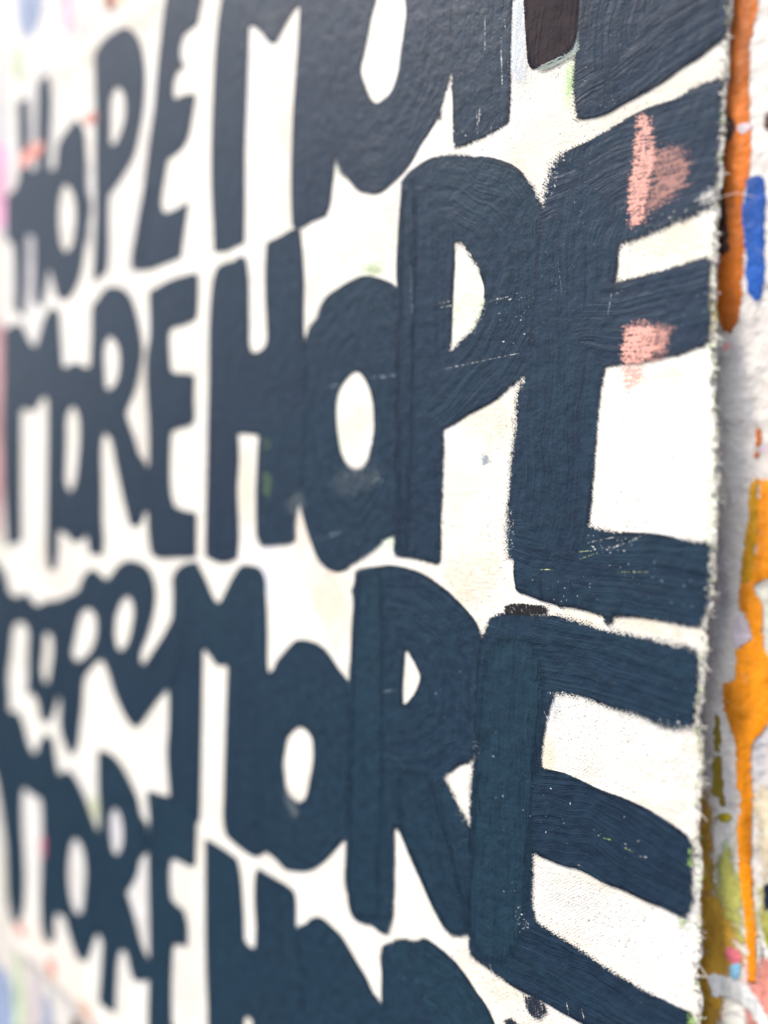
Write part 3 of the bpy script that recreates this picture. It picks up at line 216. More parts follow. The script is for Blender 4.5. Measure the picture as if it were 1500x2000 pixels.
RAGGED = [
([(-81.8, 130.7), (-79.5, 141.0), (-74.7, 148.7)], 4.9, 4.0),
([(-89.1, 50.8), (-92.6, 44.2), (-93.2, 28.4), (-94.9, 15.5), (-96.3, -3.9), (-97.2, -13.6), (-96.9, -24.1), (-95.2, -34.2)], 3.1, 3.0),
([(-97.2, -11.9), (-95.8, -33.8)], 4.3, 3.6),
([(-48.6, 48.7), (-49.9, 38.3), (-51.6, 5.8), (-52.9, -15.8)], 1.6, 1.3),
([(-52.9, -16.2), (-41.6, -17.9)], 3.3, 2.2),
([(-3.8, 111.1), (-16.4, 107.8), (-27.3, 105.7), (-42.9, 103.0)], 3.6, 2.4),
([(-4.8, 114.8), (-20.5, 109.1)], 5.2, 2.4),
([(-45.0, 87.9), (-23.2, 90.0), (-4.8, 91.2)], 1.8, 0.9),
([(-4.3, 56.7), (-21.4, 53.3), (-47.6, 51.9)], 1.6, 1.0),
([(-0.4, -20.2), (-11.0, -19.6)], 3.1, 1.8),
([(-3.6, -54.5), (-21.1, -53.8), (-45.9, -55.0)], 1.6, 1.0),
([(-65.8, -57.3), (-45.1, -60.2), (-29.2, -60.8), (-9.8, -61.8)], 2.9, 2.6),
([(-102.1, -61.4), (-87.4, -58.8), (-72.9, -57.7)], 2.2, 1.6),
([(-3.9, -62.9), (-18.1, -61.3)], 4.0, 3.0),
([(-5.4, -95.2), (-17.3, -97.9), (-28.4, -95.6), (-39.4, -94.9)], 3.2, 3.2),
([(-39.4, -94.9), (-61.6, -92.5), (-67.8, -93.2)], 2.7, 2.4),
([(-69.1, -97.2), (-73.7, -117.6), (-74.6, -128.1)], 1.7, 1.3),
([(-78.0, -170.5), (-78.0, -195.1), (-75.4, -201.5)], 2.3, 2.2),
([(-75.4, -201.5), (-62.4, -203.9), (-42.5, -207.9), (-24.0, -210.4)], 4.1, 2.0),
([(-5.4, -140.1), (-4.6, -153.9), (-6.5, -173.9)], 2.5, 2.4),
([(-4.1, -62.9), (-4.2, -84.4), (-5.4, -95.2)], 2.0, 2.4),
([(-130.4, -148.3), (-122.4, -158.9), (-116.3, -166.7)], 3.6, 2.6),
([(-115.0, -164.3), (-114.7, -147.3), (-113.6, -136.7), (-111.6, -126.0)], 2.9, 2.4),
([(-109.3, -72.4), (-106.1, -65.7)], 3.3, 2.0),
([(-195.5, 6.3), (-199.4, -3.8)], 17.2, 2.2),
([(-169.6, -27.7), (-183.5, -37.5), (-198.6, -45.5)], 4.5, 2.2),
([(-130.9, 167.2), (-112.3, 167.7)], 2.6, 1.6),
([(-67.6, 188.4), (-68.3, 178.7), (-66.0, 162.4)], 2.1, 1.8),
([(-128.7, 120.8), (-117.0, 107.2)], 3.4, 2.0),
([(-112.7, 87.8), (-119.1, 76.5), (-131.5, 68.1)], 3.3, 2.0),
([(-141.2, 166.5), (-117.8, 160.2)], 1.8, 1.2),
([(-89.5, 142.9), (-84.0, 134.0)], 2.5, 1.6),
([(-135.2, 25.7), (-134.9, -13.2), (-135.3, -37.5)], 2.1, 1.6),
([(-89.1, 50.8), (-101.7, 42.9)], 2.6, 1.6),
([(-167.2, -38.0), (-142.3, -39.6)], 2.6, 1.2),
([(-3.8, 163.1), (-3.8, 141.5), (-4.1, 112.0)], 2.4, 2.6),
([(-4.8, 91.6), (-4.8, 79.5), (-4.3, 56.7)], 2.4, 2.6),
([(-0.4, -20.2), (-0.5, -38.6), (-3.2, -54.5)], 2.4, 2.6),
([(-2.6, 190.2), (-3.0, 177.9)], 2.3, 2.4),
([(-256.9, -176.9), (-251.9, -191.7), (-244.7, -197.6)], 7.3, 2.0),
([(-164.7, -192.3), (-164.7, -222.7), (-169.3, -247.1)], 3.3, 1.8),
([(-201.6, -204.3), (-200.0, -236.0)], 2.9, 1.2),
([(-140.6, 184.4), (-134.3, 203.9)], 2.9, 2.2),
([(-215.3, 184.7), (-209.7, 173.8)], 4.2, 2.2),
([(-255.7, -15.1), (-247.3, -29.5)], 6.4, 2.4),
([(-285.1, -36.4), (-250.6, -35.6)], 5.1, 1.6),
([(-174.0, -261.0), (-158.9, -245.1), (-143.9, -238.3)], 2.7, 1.4),
([(-129.4, -227.9), (-114.8, -224.8)], 3.6, 2.0),
([(-113.7, -234.9), (-95.7, -238.0)], 4.0, 2.0),
([(-74.7, 149.2), (-60.2, 151.9), (-44.9, 156.0)], 1.4, 1.0),
([(-99.6, 170.8), (-127.8, 167.1)], 1.3, 1.0),
([(-99.1, 227.1), (-99.6, 170.8)], 1.3, 0.9),
([(-235.4, 95.1), (-229.6, 98.5)], 3.8, 1.5),
([(-22.3, 159.0), (-3.8, 163.1)], 1.9, 1.2),
]
STAINS = [
(-623.3, 328.6, 9.8, 41.6, (0.24, 0.23, 0.26), 0.9),
(-624.4, 198.3, 13.1, 42.5, (0.3, 0.28, 0.32), 0.9),
(-512.8, 228.8, 6.2, 37.6, (0.22, 0.24, 0.28), 0.9),
(-486.9, 345.8, 99.9, 9.5, (0.6, 0.52, 0.42), 0.7),
(-621.0, 355.6, 65.4, 11.0, (0.62, 0.56, 0.48), 0.6),
(-418.2, 233.1, 10.2, 45.3, (0.64, 0.6, 0.56), 0.6),
(-424.2, 54.7, 10.2, 62.0, (0.6, 0.54, 0.48), 0.6),
(-466.5, -277.6, 13.3, 21.2, (0.52, 0.52, 0.6), 0.6),
(-421.3, -332.0, 9.1, 36.5, (0.58, 0.52, 0.46), 0.6),
(-118.3, 95.0, 12.2, 14.9, (0.72, 0.8, 0.66), 0.5),
(-121.2, 85.5, 9.2, 10.0, (0.62, 0.8, 0.5), 0.45),
(-189.1, 128.3, 27.1, 13.9, (0.7, 0.82, 0.62), 0.6),
(-199.9, 33.6, 20.2, 17.2, (0.7, 0.8, 0.62), 0.55),
(-173.3, -32.6, 8.3, 7.0, (0.66, 0.84, 0.62), 0.8),
(-180.5, 246.4, 22.5, 32.7, (0.74, 0.8, 0.72), 0.3),
(-69.5, 179.0, 3.4, 11.2, (0.55, 0.8, 0.4), 0.6),
(-137.2, 179.4, 6.5, 10.1, (0.66, 0.8, 0.66), 0.5),
(-222.4, 178.4, 12.9, 11.7, (0.7, 0.82, 0.7), 0.5),
(-111.8, -45.0, 21.4, 15.0, (0.8, 0.7, 0.52), 0.75),
(-109.4, 32.3, 18.0, 14.9, (0.8, 0.72, 0.56), 0.6),
(-219.4, -64.0, 17.5, 21.0, (0.8, 0.66, 0.5), 0.7),
(-206.1, -83.3, 12.6, 23.6, (0.8, 0.7, 0.56), 0.5),
(-18.1, 100.3, 18.7, 8.4, (0.8, 0.72, 0.54), 0.8),
(-23.7, 88.9, 19.1, 6.4, (0.8, 0.72, 0.54), 0.6),
(-28.8, 161.2, 29.8, 8.4, (0.8, 0.7, 0.54), 0.6),
(-7.7, -107.3, 8.1, 14.5, (0.8, 0.68, 0.6), 0.6),
(-16.6, -133.0, 16.8, 6.5, (0.8, 0.7, 0.56), 0.5),
(-31.4, -170.9, 20.5, 5.3, (0.8, 0.7, 0.54), 0.6),
(-19.6, 45.6, 12.6, 4.1, (0.8, 0.72, 0.54), 0.8),
(-64.7, 158.7, 38.8, 13.5, (0.8, 0.74, 0.62), 0.5),
(-31.3, -55.8, 40.5, 6.4, (0.8, 0.72, 0.58), 0.8),
(-97.8, 149.0, 19.2, 14.2, (0.8, 0.72, 0.58), 0.6),
(-71.5, -123.5, 3.7, 14.1, (0.8, 0.68, 0.5), 0.8),
(-143.3, -201.7, 13.8, 33.0, (0.8, 0.76, 0.7), 0.5),
(-119.4, -235.5, 19.2, 10.5, (0.8, 0.7, 0.6), 0.5),
(-86.0, -246.1, 25.4, 9.9, (0.8, 0.7, 0.56), 0.6),
(-289.2, 224.5, 20.9, 96.0, (0.8, 0.78, 0.8), 0.4),
(-258.7, 190.9, 14.4, 62.0, (0.8, 0.75, 0.66), 0.5),
(-271.4, -56.6, 15.2, 19.5, (0.74, 0.78, 0.9), 0.6),
(-96.4, 207.3, 3.9, 28.5, (0.7, 0.78, 0.9), 0.6),
(-16.5, 21.7, 12.4, 8.2, (0.76, 0.75, 0.78), 0.5),
(-20.1, 3.2, 25.2, 12.5, (0.76, 0.75, 0.74), 0.4),
(-44.2, -103.1, 32.9, 11.1, (0.76, 0.75, 0.76), 0.4),
(-7.3, -183.3, 8.2, 12.8, (0.76, 0.72, 0.68), 0.5),
(-38.1, -187.0, 37.2, 13.6, (0.79, 0.8, 0.82), 0.5),
(-531.0, 338.7, 109.5, 41.8, (0.7, 0.66, 0.6), 0.4),
(-463.9, 217.4, 48.1, 79.5, (0.74, 0.7, 0.68), 0.5),
(-622.0, 253.9, 64.5, 139.5, (0.62, 0.6, 0.62), 0.6),
(-678.2, 291.3, 16.7, 49.0, (0.85, 0.5, 0.6), 0.5),
(-666.8, 18.6, 24.4, 59.7, (0.75, 0.5, 0.48), 0.7),
(-579.5, -74.4, 62.1, 27.8, (0.8, 0.7, 0.62), 0.6),
(-503.8, -329.0, 182.0, 89.0, (0.66, 0.66, 0.7), 0.5),
(-498.3, -278.9, 17.9, 17.6, (0.52, 0.56, 0.3), 0.7),
(-371.8, -320.2, 26.5, 38.0, (0.74, 0.7, 0.62), 0.6),
(-298.3, -2.1, 7.6, 33.2, (0.8, 0.7, 0.56), 0.7),
(-242.6, -29.3, 7.5, 15.4, (0.8, 0.66, 0.54), 0.6),
(-328.2, -284.9, 5.9, 71.5, (0.8, 0.72, 0.6), 0.3),
(-582.1, -443.0, 83.0, 28.5, (0.85, 0.68, 0.58), 0.6),
(0.2, -105.3, 2.7, 12.2, (0.55, 0.75, 0.4), 0.5),
(-2.4, -8.7, 2.3, 24.0, (0.62, 0.72, 0.52), 0.5),
(-2.8, 53.2, 2.0, 12.0, (0.62, 0.72, 0.42), 0.6),
]
RIGHT_EDGE = [(-3.8, 372.1), (-3.1, 267.5), (-2.2, 219.1), (-2.0, 190.0), (-2.3, 178.4), (-2.6, 162.9), (-3.0, 141.3), (-3.5, 125.5), (-3.7, 111.5), (-3.5, 91.4), (-3.4, 79.3), (-3.0, 63.2), (-2.1, 51.1), (-1.8, 39.1), (-0.5, 21.2), (0.7, 3.3), (1.0, -10.6), (0.4, -20.6), (0.3, -32.5), (-0.3, -42.6), (-2.2, -54.9), (-1.5, -65.0), (-2.9, -79.5), (-3.8, -91.9), (-2.7, -97.8), (-1.8, -110.0), (-3.0, -122.6), (-3.2, -139.4), (-1.6, -149.3), (-1.7, -159.8), (-1.9, -170.4), (-0.8, -182.6), (-2.4, -196.0), (-1.2, -206.0), (-1.0, -214.4), (0.2, -298.6), (1.5, -442.5)]
LEFT_EDGE = [(-671.1, 364.7), (-673.3, 314.4), (-678.8, 242.4), (-677.0, 168.1), (-681.3, 93.9), (-681.6, 18.7), (-688.2, -31.9), (-695.3, -83.5), (-714.9, -137.6), (-716.9, -243.6), (-709.0, -294.8), (-694.4, -343.6), (-680.1, -391.3), (-667.7, -436.1)]
TOP_EDGE = [(-671.1, 364.7), (-630.9, 365.8), (-577.9, 363.1), (-531.6, 363.7), (-497.7, 366.7), (-464.6, 367.2), (-444.4, 364.5)]
BOTTOM_EDGE = [(-667.7, -436.1), (-639.0, -455.1), (-594.6, -455.2), (-574.4, -462.5), (-532.7, -458.1), (-512.0, -460.4)]
WALL_PAINT = [
('burnt_orange', 'burnt orange vertical run of paint beside the upper canvas edge', [(-10.4, 253.7), (7.4, 240.5), (7.5, 198.7), (7.3, 187.3), (6.9, 181.7), (5.5, 176.5), (4.6, 171.0), (4.8, 162.6), (5.2, 154.7), (5.9, 144.0), (6.3, 136.2), (6.3, 123.9), (4.5, 116.0), (3.6, 107.7), (5.1, 94.8), (4.8, 84.9), (4.1, 75.3), (3.1, 65.9), (1.5, 62.1), (-2.2, 62.2), (-5.3, 72.7)], 0.5),
('cobalt', 'bright cobalt blue paint run', [(5.5, 119.8), (7.1, 121.0), (9.2, 121.2), (10.9, 118.5), (12.0, 112.8), (12.4, 103.1), (12.2, 93.5), (12.5, 81.8), (11.8, 75.1), (11.2, 71.9), (10.3, 70.1), (9.3, 72.5), (7.7, 75.3), (6.1, 78.9), (5.4, 85.0), (5.3, 92.8), (4.1, 102.9), (3.9, 108.8), (4.5, 115.4)], 0.6),
('burnt_orange', 'short orange drip right of the canvas', [(11.7, 28.7), (13.2, 25.5), (13.2, 19.6), (12.3, 12.2), (11.0, 13.4), (11.3, 21.3)], 0.4),
('amber', 'amber strip on the left of the big orange drip', [(9.8, 3.9), (12.4, 4.3), (13.1, -8.3), (12.5, -24.2), (11.7, -35.3), (7.5, -36.7), (7.6, -27.2), (8.9, -16.5), (9.6, -8.5)], 0.5),
('orange', 'big orange paint drip running down the wall', [(12.8, 3.5), (26.7, 5.5), (31.2, -30.5), (17.2, -33.4), (12.4, -36.4), (12.9, -39.1), (15.2, -42.9), (16.0, -58.2), (18.4, -63.6), (19.5, -87.8), (16.7, -93.8), (13.8, -97.7), (13.6, -114.5), (14.3, -114.9), (14.1, -133.8), (15.3, -155.2), (16.7, -171.0), (17.7, -179.9), (17.3, -191.3), (14.7, -193.1), (13.9, -179.7), (12.1, -167.3), (10.1, -151.6), (9.0, -135.5), (9.1, -119.0), (8.3, -118.2), (8.0, -113.8), (6.4, -97.2), (3.3, -90.3), (1.9, -85.0), (1.9, -77.2), (6.5, -75.3), (6.0, -63.2), (8.3, -61.6), (12.3, -57.4), (11.6, -54.3), (9.2, -48.2), (6.5, -47.3), (7.3, -36.5), (11.7, -35.7), (12.5, -24.2), (13.1, -8.3)], 0.9),
('olive', 'olive brush streak under the canvas edge', [(-0.9, -90.0), (1.1, -90.2), (1.5, -99.0), (2.3, -111.2), (3.8, -123.2), (4.7, -128.1), (3.1, -127.6), (1.0, -123.2), (-1.4, -122.6), (-0.9, -112.0), (-1.0, -101.6)], 0.3),
('olive_yellow', 'olive yellow leaf shaped dab', [(0.3, -132.2), (2.8, -129.6), (7.1, -127.4), (6.0, -130.9), (3.3, -132.7)], 0.4),
('charcoal', 'thin charcoal dribble', [(3.5, -140.0), (4.5, -139.6), (4.6, -150.0), (4.9, -155.3), (3.7, -156.1), (3.2, -151.5), (3.7, -146.1)], 0.3),
('ochre', 'ochre wash of paint on the lower wall', [(-10.5, -165.0), (-0.3, -161.8), (5.7, -163.1), (9.8, -168.8), (11.7, -180.4), (12.3, -190.5), (8.3, -198.5), (7.0, -208.6), (5.6, -227.2), (-8.3, -247.5)], 0.25),
('pink', 'pink oval blob of paint', [(5.0, -185.0), (6.3, -182.3), (9.0, -181.6), (11.2, -183.1), (11.6, -185.4), (9.9, -187.8), (7.2, -188.2)], 0.7),
('sky_blue', 'sky blue dab of paint', [(7.6, -189.2), (11.7, -187.1), (11.6, -193.3), (7.4, -195.2)], 0.4),
('coral', 'coral patch of paint in the lower corner', [(12.6, -187.3), (17.8, -181.5), (32.0, -171.9), (33.3, -216.7), (11.5, -228.3), (12.0, -207.2), (12.5, -196.6)], 0.4),
('chalk', 'white slanting smear over the coral patch', [(-1.3, -197.6), (2.6, -194.8), (10.5, -194.4), (16.3, -195.9), (22.1, -203.3), (27.8, -209.6), (22.4, -214.3), (15.6, -204.4), (8.8, -202.5), (1.3, -204.9)], 0.6),
('midnight', 'navy block of paint by the frame edge', [(19.2, -152.6), (27.7, -146.9), (28.0, -158.6), (19.7, -163.3)], 0.3),
('chartreuse', 'chartreuse patch under the navy block', [(18.8, -164.3), (28.1, -159.2), (28.5, -175.3), (20.2, -176.8)], 0.3),
('slate_green', 'dark green dribble beside the orange drip', [(18.1, -173.3), (19.5, -177.1), (20.5, -186.8), (20.1, -196.2), (18.3, -200.1), (18.7, -187.6)], 0.4),
('cream', 'cream patch right of the orange drip', [(14.4, -117.7), (19.5, -112.7), (31.8, -107.4), (32.9, -144.0), (18.0, -152.6), (16.4, -147.9), (15.1, -136.2)], 0.25),
('mint', 'pale mint wash left of the orange drip', [(1.1, -140.7), (8.7, -132.1), (9.6, -150.3), (11.6, -166.0), (9.8, -168.8), (5.7, -162.5), (0.9, -161.8)], 0.2),
('ochre', 'ochre stain under the lower canvas edge', [(-9.6, -122.8), (-1.0, -121.5), (1.9, -140.5), (1.7, -162.5), (-8.3, -169.5)], 0.2),
('lichen', 'yellow green stain left of the orange drip', [(-0.4, -145.4), (8.9, -138.2), (10.5, -154.1), (12.9, -169.6), (12.4, -180.1), (6.0, -172.4), (0.9, -161.8)], 0.2),
('lichen', 'yellow green stain right of the orange drip', [(15.8, -154.2), (19.5, -150.8), (26.1, -152.4), (26.7, -172.1), (18.8, -177.4)], 0.2),
('mauve_grey', 'pale mauve blob over the burnt orange run', [(-1.7, 153.7), (0.6, 153.7), (2.6, 150.3), (1.9, 147.4), (-0.4, 147.4), (-2.0, 150.6)], 0.5),
('mauve_grey', 'pale grey blob below the mauve one', [(0.9, 143.0), (5.0, 143.0), (6.2, 140.3), (4.8, 137.6), (2.2, 137.2), (0.2, 140.1)], 0.5),
('umber', 'dark umber blot at the canvas edge', [(-7.0, 147.0), (-1.5, 146.5), (0.9, 141.9), (-0.5, 137.1), (-3.6, 136.4), (-6.8, 139.4)], 0.4),
('umber', 'narrow dark umber strip painted as the thin shadow of the canvas edge', [(-7.5, 135.5), (-3.5, 132.4), (-3.2, 116.5), (-1.0, 100.0), (-0.8, 94.0), (-2.7, 92.4), (-6.4, 97.1)], 0.4),  # thin shadow line beside the canvas, put in as a dark film
('mauve_grey', 'mauve blob beside the big orange drip', [(6.3, -48.5), (8.6, -48.6), (11.5, -55.1), (11.9, -57.4), (7.9, -61.3), (6.2, -62.5), (4.7, -57.3)], 0.4),
('umber', 'dark speck right of the burnt orange run', [(11.1, 143.4), (13.8, 143.0), (14.0, 136.0), (11.4, 137.6)], 0.4),
('soot', 'sooty scribble on the big orange drip', [(8.0, -67.3), (9.2, -66.7), (11.9, -70.7), (11.2, -71.2)], 0.95),
('soot', 'sooty smudge on the big orange drip', [(8.3, -77.0), (11.3, -73.6), (13.2, -76.9), (11.8, -80.8), (8.8, -79.8)], 0.95),
('soot', 'sooty curl on the big orange drip', [(9.1, -90.7), (11.7, -89.3), (12.6, -92.3), (10.7, -95.2), (9.6, -94.6), (11.4, -92.6), (10.6, -91.2)], 0.95),
('hot_pink', 'hot pink patch of wall paint past the far canvas edge', [(-885.2, 392.7), (-710.0, 337.1), (-680.4, 318.8), (-678.2, 278.8), (-693.1, 252.3), (-792.8, 262.8), (-921.4, 313.3)], 0.4),
('dusty_rose', 'dusty rose band of wall paint past the far canvas edge', [(-888.2, 223.5), (-684.0, 150.4), (-677.1, 89.5), (-680.0, 19.0), (-685.4, -52.5), (-860.2, -97.0)], 0.4),
('periwinkle', 'pale periwinkle patch above the canvas', [(-672.0, 491.2), (-637.7, 485.8), (-609.7, 446.2), (-616.2, 421.3), (-638.0, 411.0), (-660.7, 429.0)], 0.3),
('pink_wash', 'pale pink streak above the canvas', [(-577.0, 441.5), (-555.7, 436.8), (-550.1, 395.7), (-557.6, 385.6), (-571.2, 399.5)], 0.3),
('rust', 'rust brown drip above the canvas corner', [(-496.8, 407.7), (-483.5, 402.1), (-481.8, 379.7), (-490.0, 379.7), (-496.7, 387.3)], 0.4),
('peach', 'peach spot above the canvas corner', [(-481.9, 393.3), (-461.1, 388.7), (-454.9, 374.4), (-472.1, 375.8), (-480.2, 381.4)], 0.3),
('chalk', 'white patch above the canvas', [(-642.4, 422.1), (-599.3, 419.3), (-565.3, 392.9), (-557.6, 376.9), (-616.3, 380.0), (-647.1, 386.0), (-653.9, 407.4)], 0.4),
('mint', 'mint streak above the canvas corner', [(-674.9, 419.8), (-656.1, 414.9), (-654.0, 383.6), (-665.6, 380.3), (-677.4, 391.5)], 0.3),
('periwinkle', 'slate blue patch at the lower far corner', [(-758.7, -523.4), (-704.1, -504.9), (-683.7, -517.3), (-679.0, -557.6), (-745.6, -619.1)], 0.3),
('mint', 'sage green streak below the canvas', [(-683.4, -474.5), (-666.1, -472.4), (-661.7, -549.0), (-681.6, -569.6)], 0.3),
('umber', 'brown drip below the canvas', [(-556.1, -484.6), (-538.6, -478.4), (-532.8, -498.8), (-550.2, -517.2)], 0.3),
('periwinkle', 'blue grey streak below the canvas', [(-615.0, -485.6), (-597.5, -485.0), (-589.1, -532.5), (-610.8, -548.8)], 0.3),
('mauve_grey', 'grey streak below the canvas', [(-642.3, -482.8), (-624.0, -482.2), (-619.7, -553.4), (-640.4, -564.2)], 0.3),
]

# ------------------------------------------------------------------ small helpers
def ss(e0, e1, x):
    t = np.clip((x - e0) / (e1 - e0), 0.0, 1.0)
    return t * t * (3 - 2 * t)

def bend(x, z):
    """how far the slack cloth stands from its plane, mm (towards the wall is positive)"""
    y = 0.5 * np.sin(x * .013 + z * .009) + 0.35 * np.sin(z * .021 - x * .006)
    w = ss(-120, 5, x)
    return y + w * (5.0 * ss(30, 170, z) - 1.6 * np.exp(-((z + 20) / 90.) ** 2) + 1.2 * (1 - ss(-220, -120, z)))

WALL_Y = 7.5

def new_mesh(name, verts, faces, mat=None, parent=None, smooth=True):
    me = bpy.data.meshes.new(name)
    me.from_pydata([tuple(v) for v in verts], [], [tuple(f) for f in faces])
    if smooth:
        me.polygons.foreach_set('use_smooth', [True] * len(me.polygons))
    ob = bpy.data.objects.new(name, me)
    col.objects.link(ob)
    if mat:
        me.materials.append(mat)
    if parent:
        ob.parent = parent
    return ob

def spline(pts, step):
    """closed outline through traced points: smooth where it bends gently, sharp at corners"""
    P = np.array(pts, float)
    n = len(P)
    nx = np.roll(P, -1, 0) - P
    ln = np.maximum(np.linalg.norm(nx, axis=1), 1e-6)
    dr = nx / ln[:, None]
    pd = np.roll(dr, 1, 0)
    cosang = (dr * pd).sum(1)
    sharp = cosang < math.cos(math.radians(48))
    tan = dr + pd
    tan /= np.maximum(np.linalg.norm(tan, axis=1), 1e-6)[:, None]
    out = []
    for i in range(n):
        j = (i + 1) % n
        t0 = dr[i] if sharp[i] else tan[i]
        t1 = dr[i] if sharp[j] else tan[j]
        k = max(1, int(math.ceil(ln[i] / step)))
        for q in range(k):
            t = q / k
            h00 = 2*t**3 - 3*t*t + 1; h10 = t**3 - 2*t*t + t
            h01 = -2*t**3 + 3*t*t; h11 = t**3 - t*t
            out.append(h00*P[i] + h10*ln[i]*t0 + h01*P[j] + h11*ln[i]*t1)
    return np.array(out)

def inside(pts, poly):
    x, z = pts[:, 0], pts[:, 1]
    res = np.zeros(len(pts), bool)
    a, b = poly, np.roll(poly, -1, 0)
    for (ax, az), (bx, bz) in zip(a, b):
        c = (az > z) != (bz > z)
        if az != bz:
            res ^= c & (x < (bx - ax) * (z - az) / (bz - az) + ax)
    return res

def seg_dist(pts, poly):
    a, b = poly, np.roll(poly, -1, 0)
    best = np.full(len(pts), 1e9)
    for (p, q) in zip(a, b):
        d = q - p
        L2 = max((d * d).sum(), 1e-9)
        t = np.clip(((pts - p) @ d) / L2, 0, 1)
        e = pts - p - t[:, None] * d
        best = np.minimum(best, (e * e).sum(1))
    return np.sqrt(best)

def signed(pts, rings):
    ins = np.zeros(len(pts), bool)
    dist = np.full(len(pts), 1e9)
    for r in rings:
        ins ^= inside(pts, r)
        dist = np.minimum(dist, seg_dist(pts, r))
    return np.where(ins, dist, -dist)

def along(pts, line):
    """(distance along, signed distance across, absolute distance) to a stroke's centre line"""
    line = np.array(line, float)
    bu = np.zeros(len(pts)); bv = np.zeros(len(pts)); bd = np.full(len(pts), 1e9)
    s = 0.0
    for p, q in zip(line[:-1], line[1:]):
        d = q - p
        L = max(np.linalg.norm(d), 1e-6)
        d = d / L
        rel = pts - p
        t = rel @ d
        tc = np.clip(t, 0, L)
        e = rel - tc[:, None] * d
        dd = np.sqrt((e * e).sum(1))
        m_ = dd < bd
        bd[m_] = dd[m_]
        bu[m_] = s + t[m_]
        bv[m_] = (rel[:, 0] * d[1] - rel[:, 1] * d[0])[m_]
        s += L
    return bu, bv, bd

def paint_sheet(name, mat, parent, rings, y_of, strokes=(), tone=0.5, seed=0.0, step=2.2, margin=3.0, rag=None, base_rag=0.0,
                dome=0.0, dome_w=2.0):
    """a thin film of paint on a surface; carries distance-to-edge and brush coordinates for its material"""
    R = [spline(r, step * .7) for r in rings]
    lo = R[0].min(0) - margin; hi = R[0].max(0) + margin
    gx = np.arange(lo[0], hi[0] + step, step); gz = np.arange(lo[1], hi[1] + step, step)
    G = np.stack(np.meshgrid(gx, gz), -1).reshape(-1, 2)
    rs = np.random.RandomState(int(seed * 97) % 9999 + 1)
    G = G + (rs.rand(*G.shape) - .5) * step * .35
    dg = signed(G, R)
    G = G[(dg > -margin - step * .4) & (np.abs(dg) > step * .35)]
    verts = []; edges = []
    for r in R:
        k = len(verts)
        verts += [Vector(p) for p in r]
        edges += [(k + i, k + (i + 1) % len(r)) for i in range(len(r))]
    verts += [Vector(p) for p in G]
    vo, _e, fo, *_r = delaunay_2d_cdt(verts, edges, [], 0, 1e-4)
    V = np.array([(v.x, v.y) for v in vo])
    Fc = np.array([f for f in fo if len(f) == 3])
    d = signed(V, R)
    d[np.abs(d) < 1e-3] = 0.0
    keep = d[Fc].min(1) > -margin - step
    cen = V[Fc].mean(1)
    if margin == 0:
        keep &= signed(cen, R) > 0
    Fc = Fc[keep]; cen = cen[keep]
    used = np.unique(Fc)
    remap = -np.ones(len(V), int); remap[used] = np.arange(len(used))
    V = V[used]; d = d[used]; Fc = remap[Fc]
    # counter-clockwise seen from the front (-y)
    A, B, Cc = V[Fc[:, 0]], V[Fc[:, 1]], V[Fc[:, 2]]
    area = (B[:, 0]-A[:, 0])*(Cc[:, 1]-A[:, 1]) - (B[:, 1]-A[:, 1])*(Cc[:, 0]-A[:, 0])
    Fc[area < 0] = Fc[area < 0][:, ::-1]
    y = y_of(V[:, 0], V[:, 1])
    if dome:
        y = y - dome * np.sqrt(np.clip(d / dome_w, 0, 1))
    co = np.stack([V[:, 0] / 1000, y / 1000, Z0 + V[:, 1] / 1000], 1)
    ob = new_mesh(name, co, Fc, mat, parent)
    me = ob.data
    at = me.attributes.new('edge', 'FLOAT', 'POINT'); at.data.foreach_set('value', d.astype(np.float32))
    rg = np.full(len(V), base_rag)
    if rag:
        for (pl, rr, am) in rag:
            pl = np.array(pl, float)
            near = (V[:, 0] > pl[:, 0].min() - 3*rr) & (V[:, 0] < pl[:, 0].max() + 3*rr) & (V[:, 1] > pl[:, 1].min() - 3*rr) & (V[:, 1] < pl[:, 1].max() + 3*rr)
            if near.any():
                q = along(V[near], pl)[2]
                rg[near] = np.maximum(rg[near], am * np.exp(-(q / rr) ** 2))
    at = me.attributes.new('rag', 'FLOAT', 'POINT'); at.data.foreach_set('value', rg.astype(np.float32))
    corners = V[Fc.reshape(-1)]
    br = np.zeros((len(corners), 3), np.float32)
    if strokes:
        dd = np.stack([along(cen[keep] if len(cen) != len(Fc) else cen, s)[2] for s in strokes], 1)
        pick = dd.argmin(1)
        pc = np.repeat(pick, 3)
        for i, s in enumerate(strokes):
            mk = pc == i
            if mk.any():
                u, v, _d = along(corners[mk], s)
                br[mk, 0] = u; br[mk, 1] = v; br[mk, 2] = seed * 13.7 + i * 5.3
        tn = tone + np.array([-.12, .16, -.02, .10, -.16])[(pc + int(seed)) % 5]
    else:
        br[:, 0] = corners[:, 1]; br[:, 1] = corners[:, 0]; br[:, 2] = seed * 13.7
        tn = np.full(len(corners), tone)
    at = me.attributes.new('brush', 'FLOAT_VECTOR', 'CORNER'); at.data.foreach_set('vector', br.reshape(-1))
    at = me.attributes.new('tone', 'FLOAT', 'CORNER'); at.data.foreach_set('value', np.asarray(tn, np.float32))
    return ob

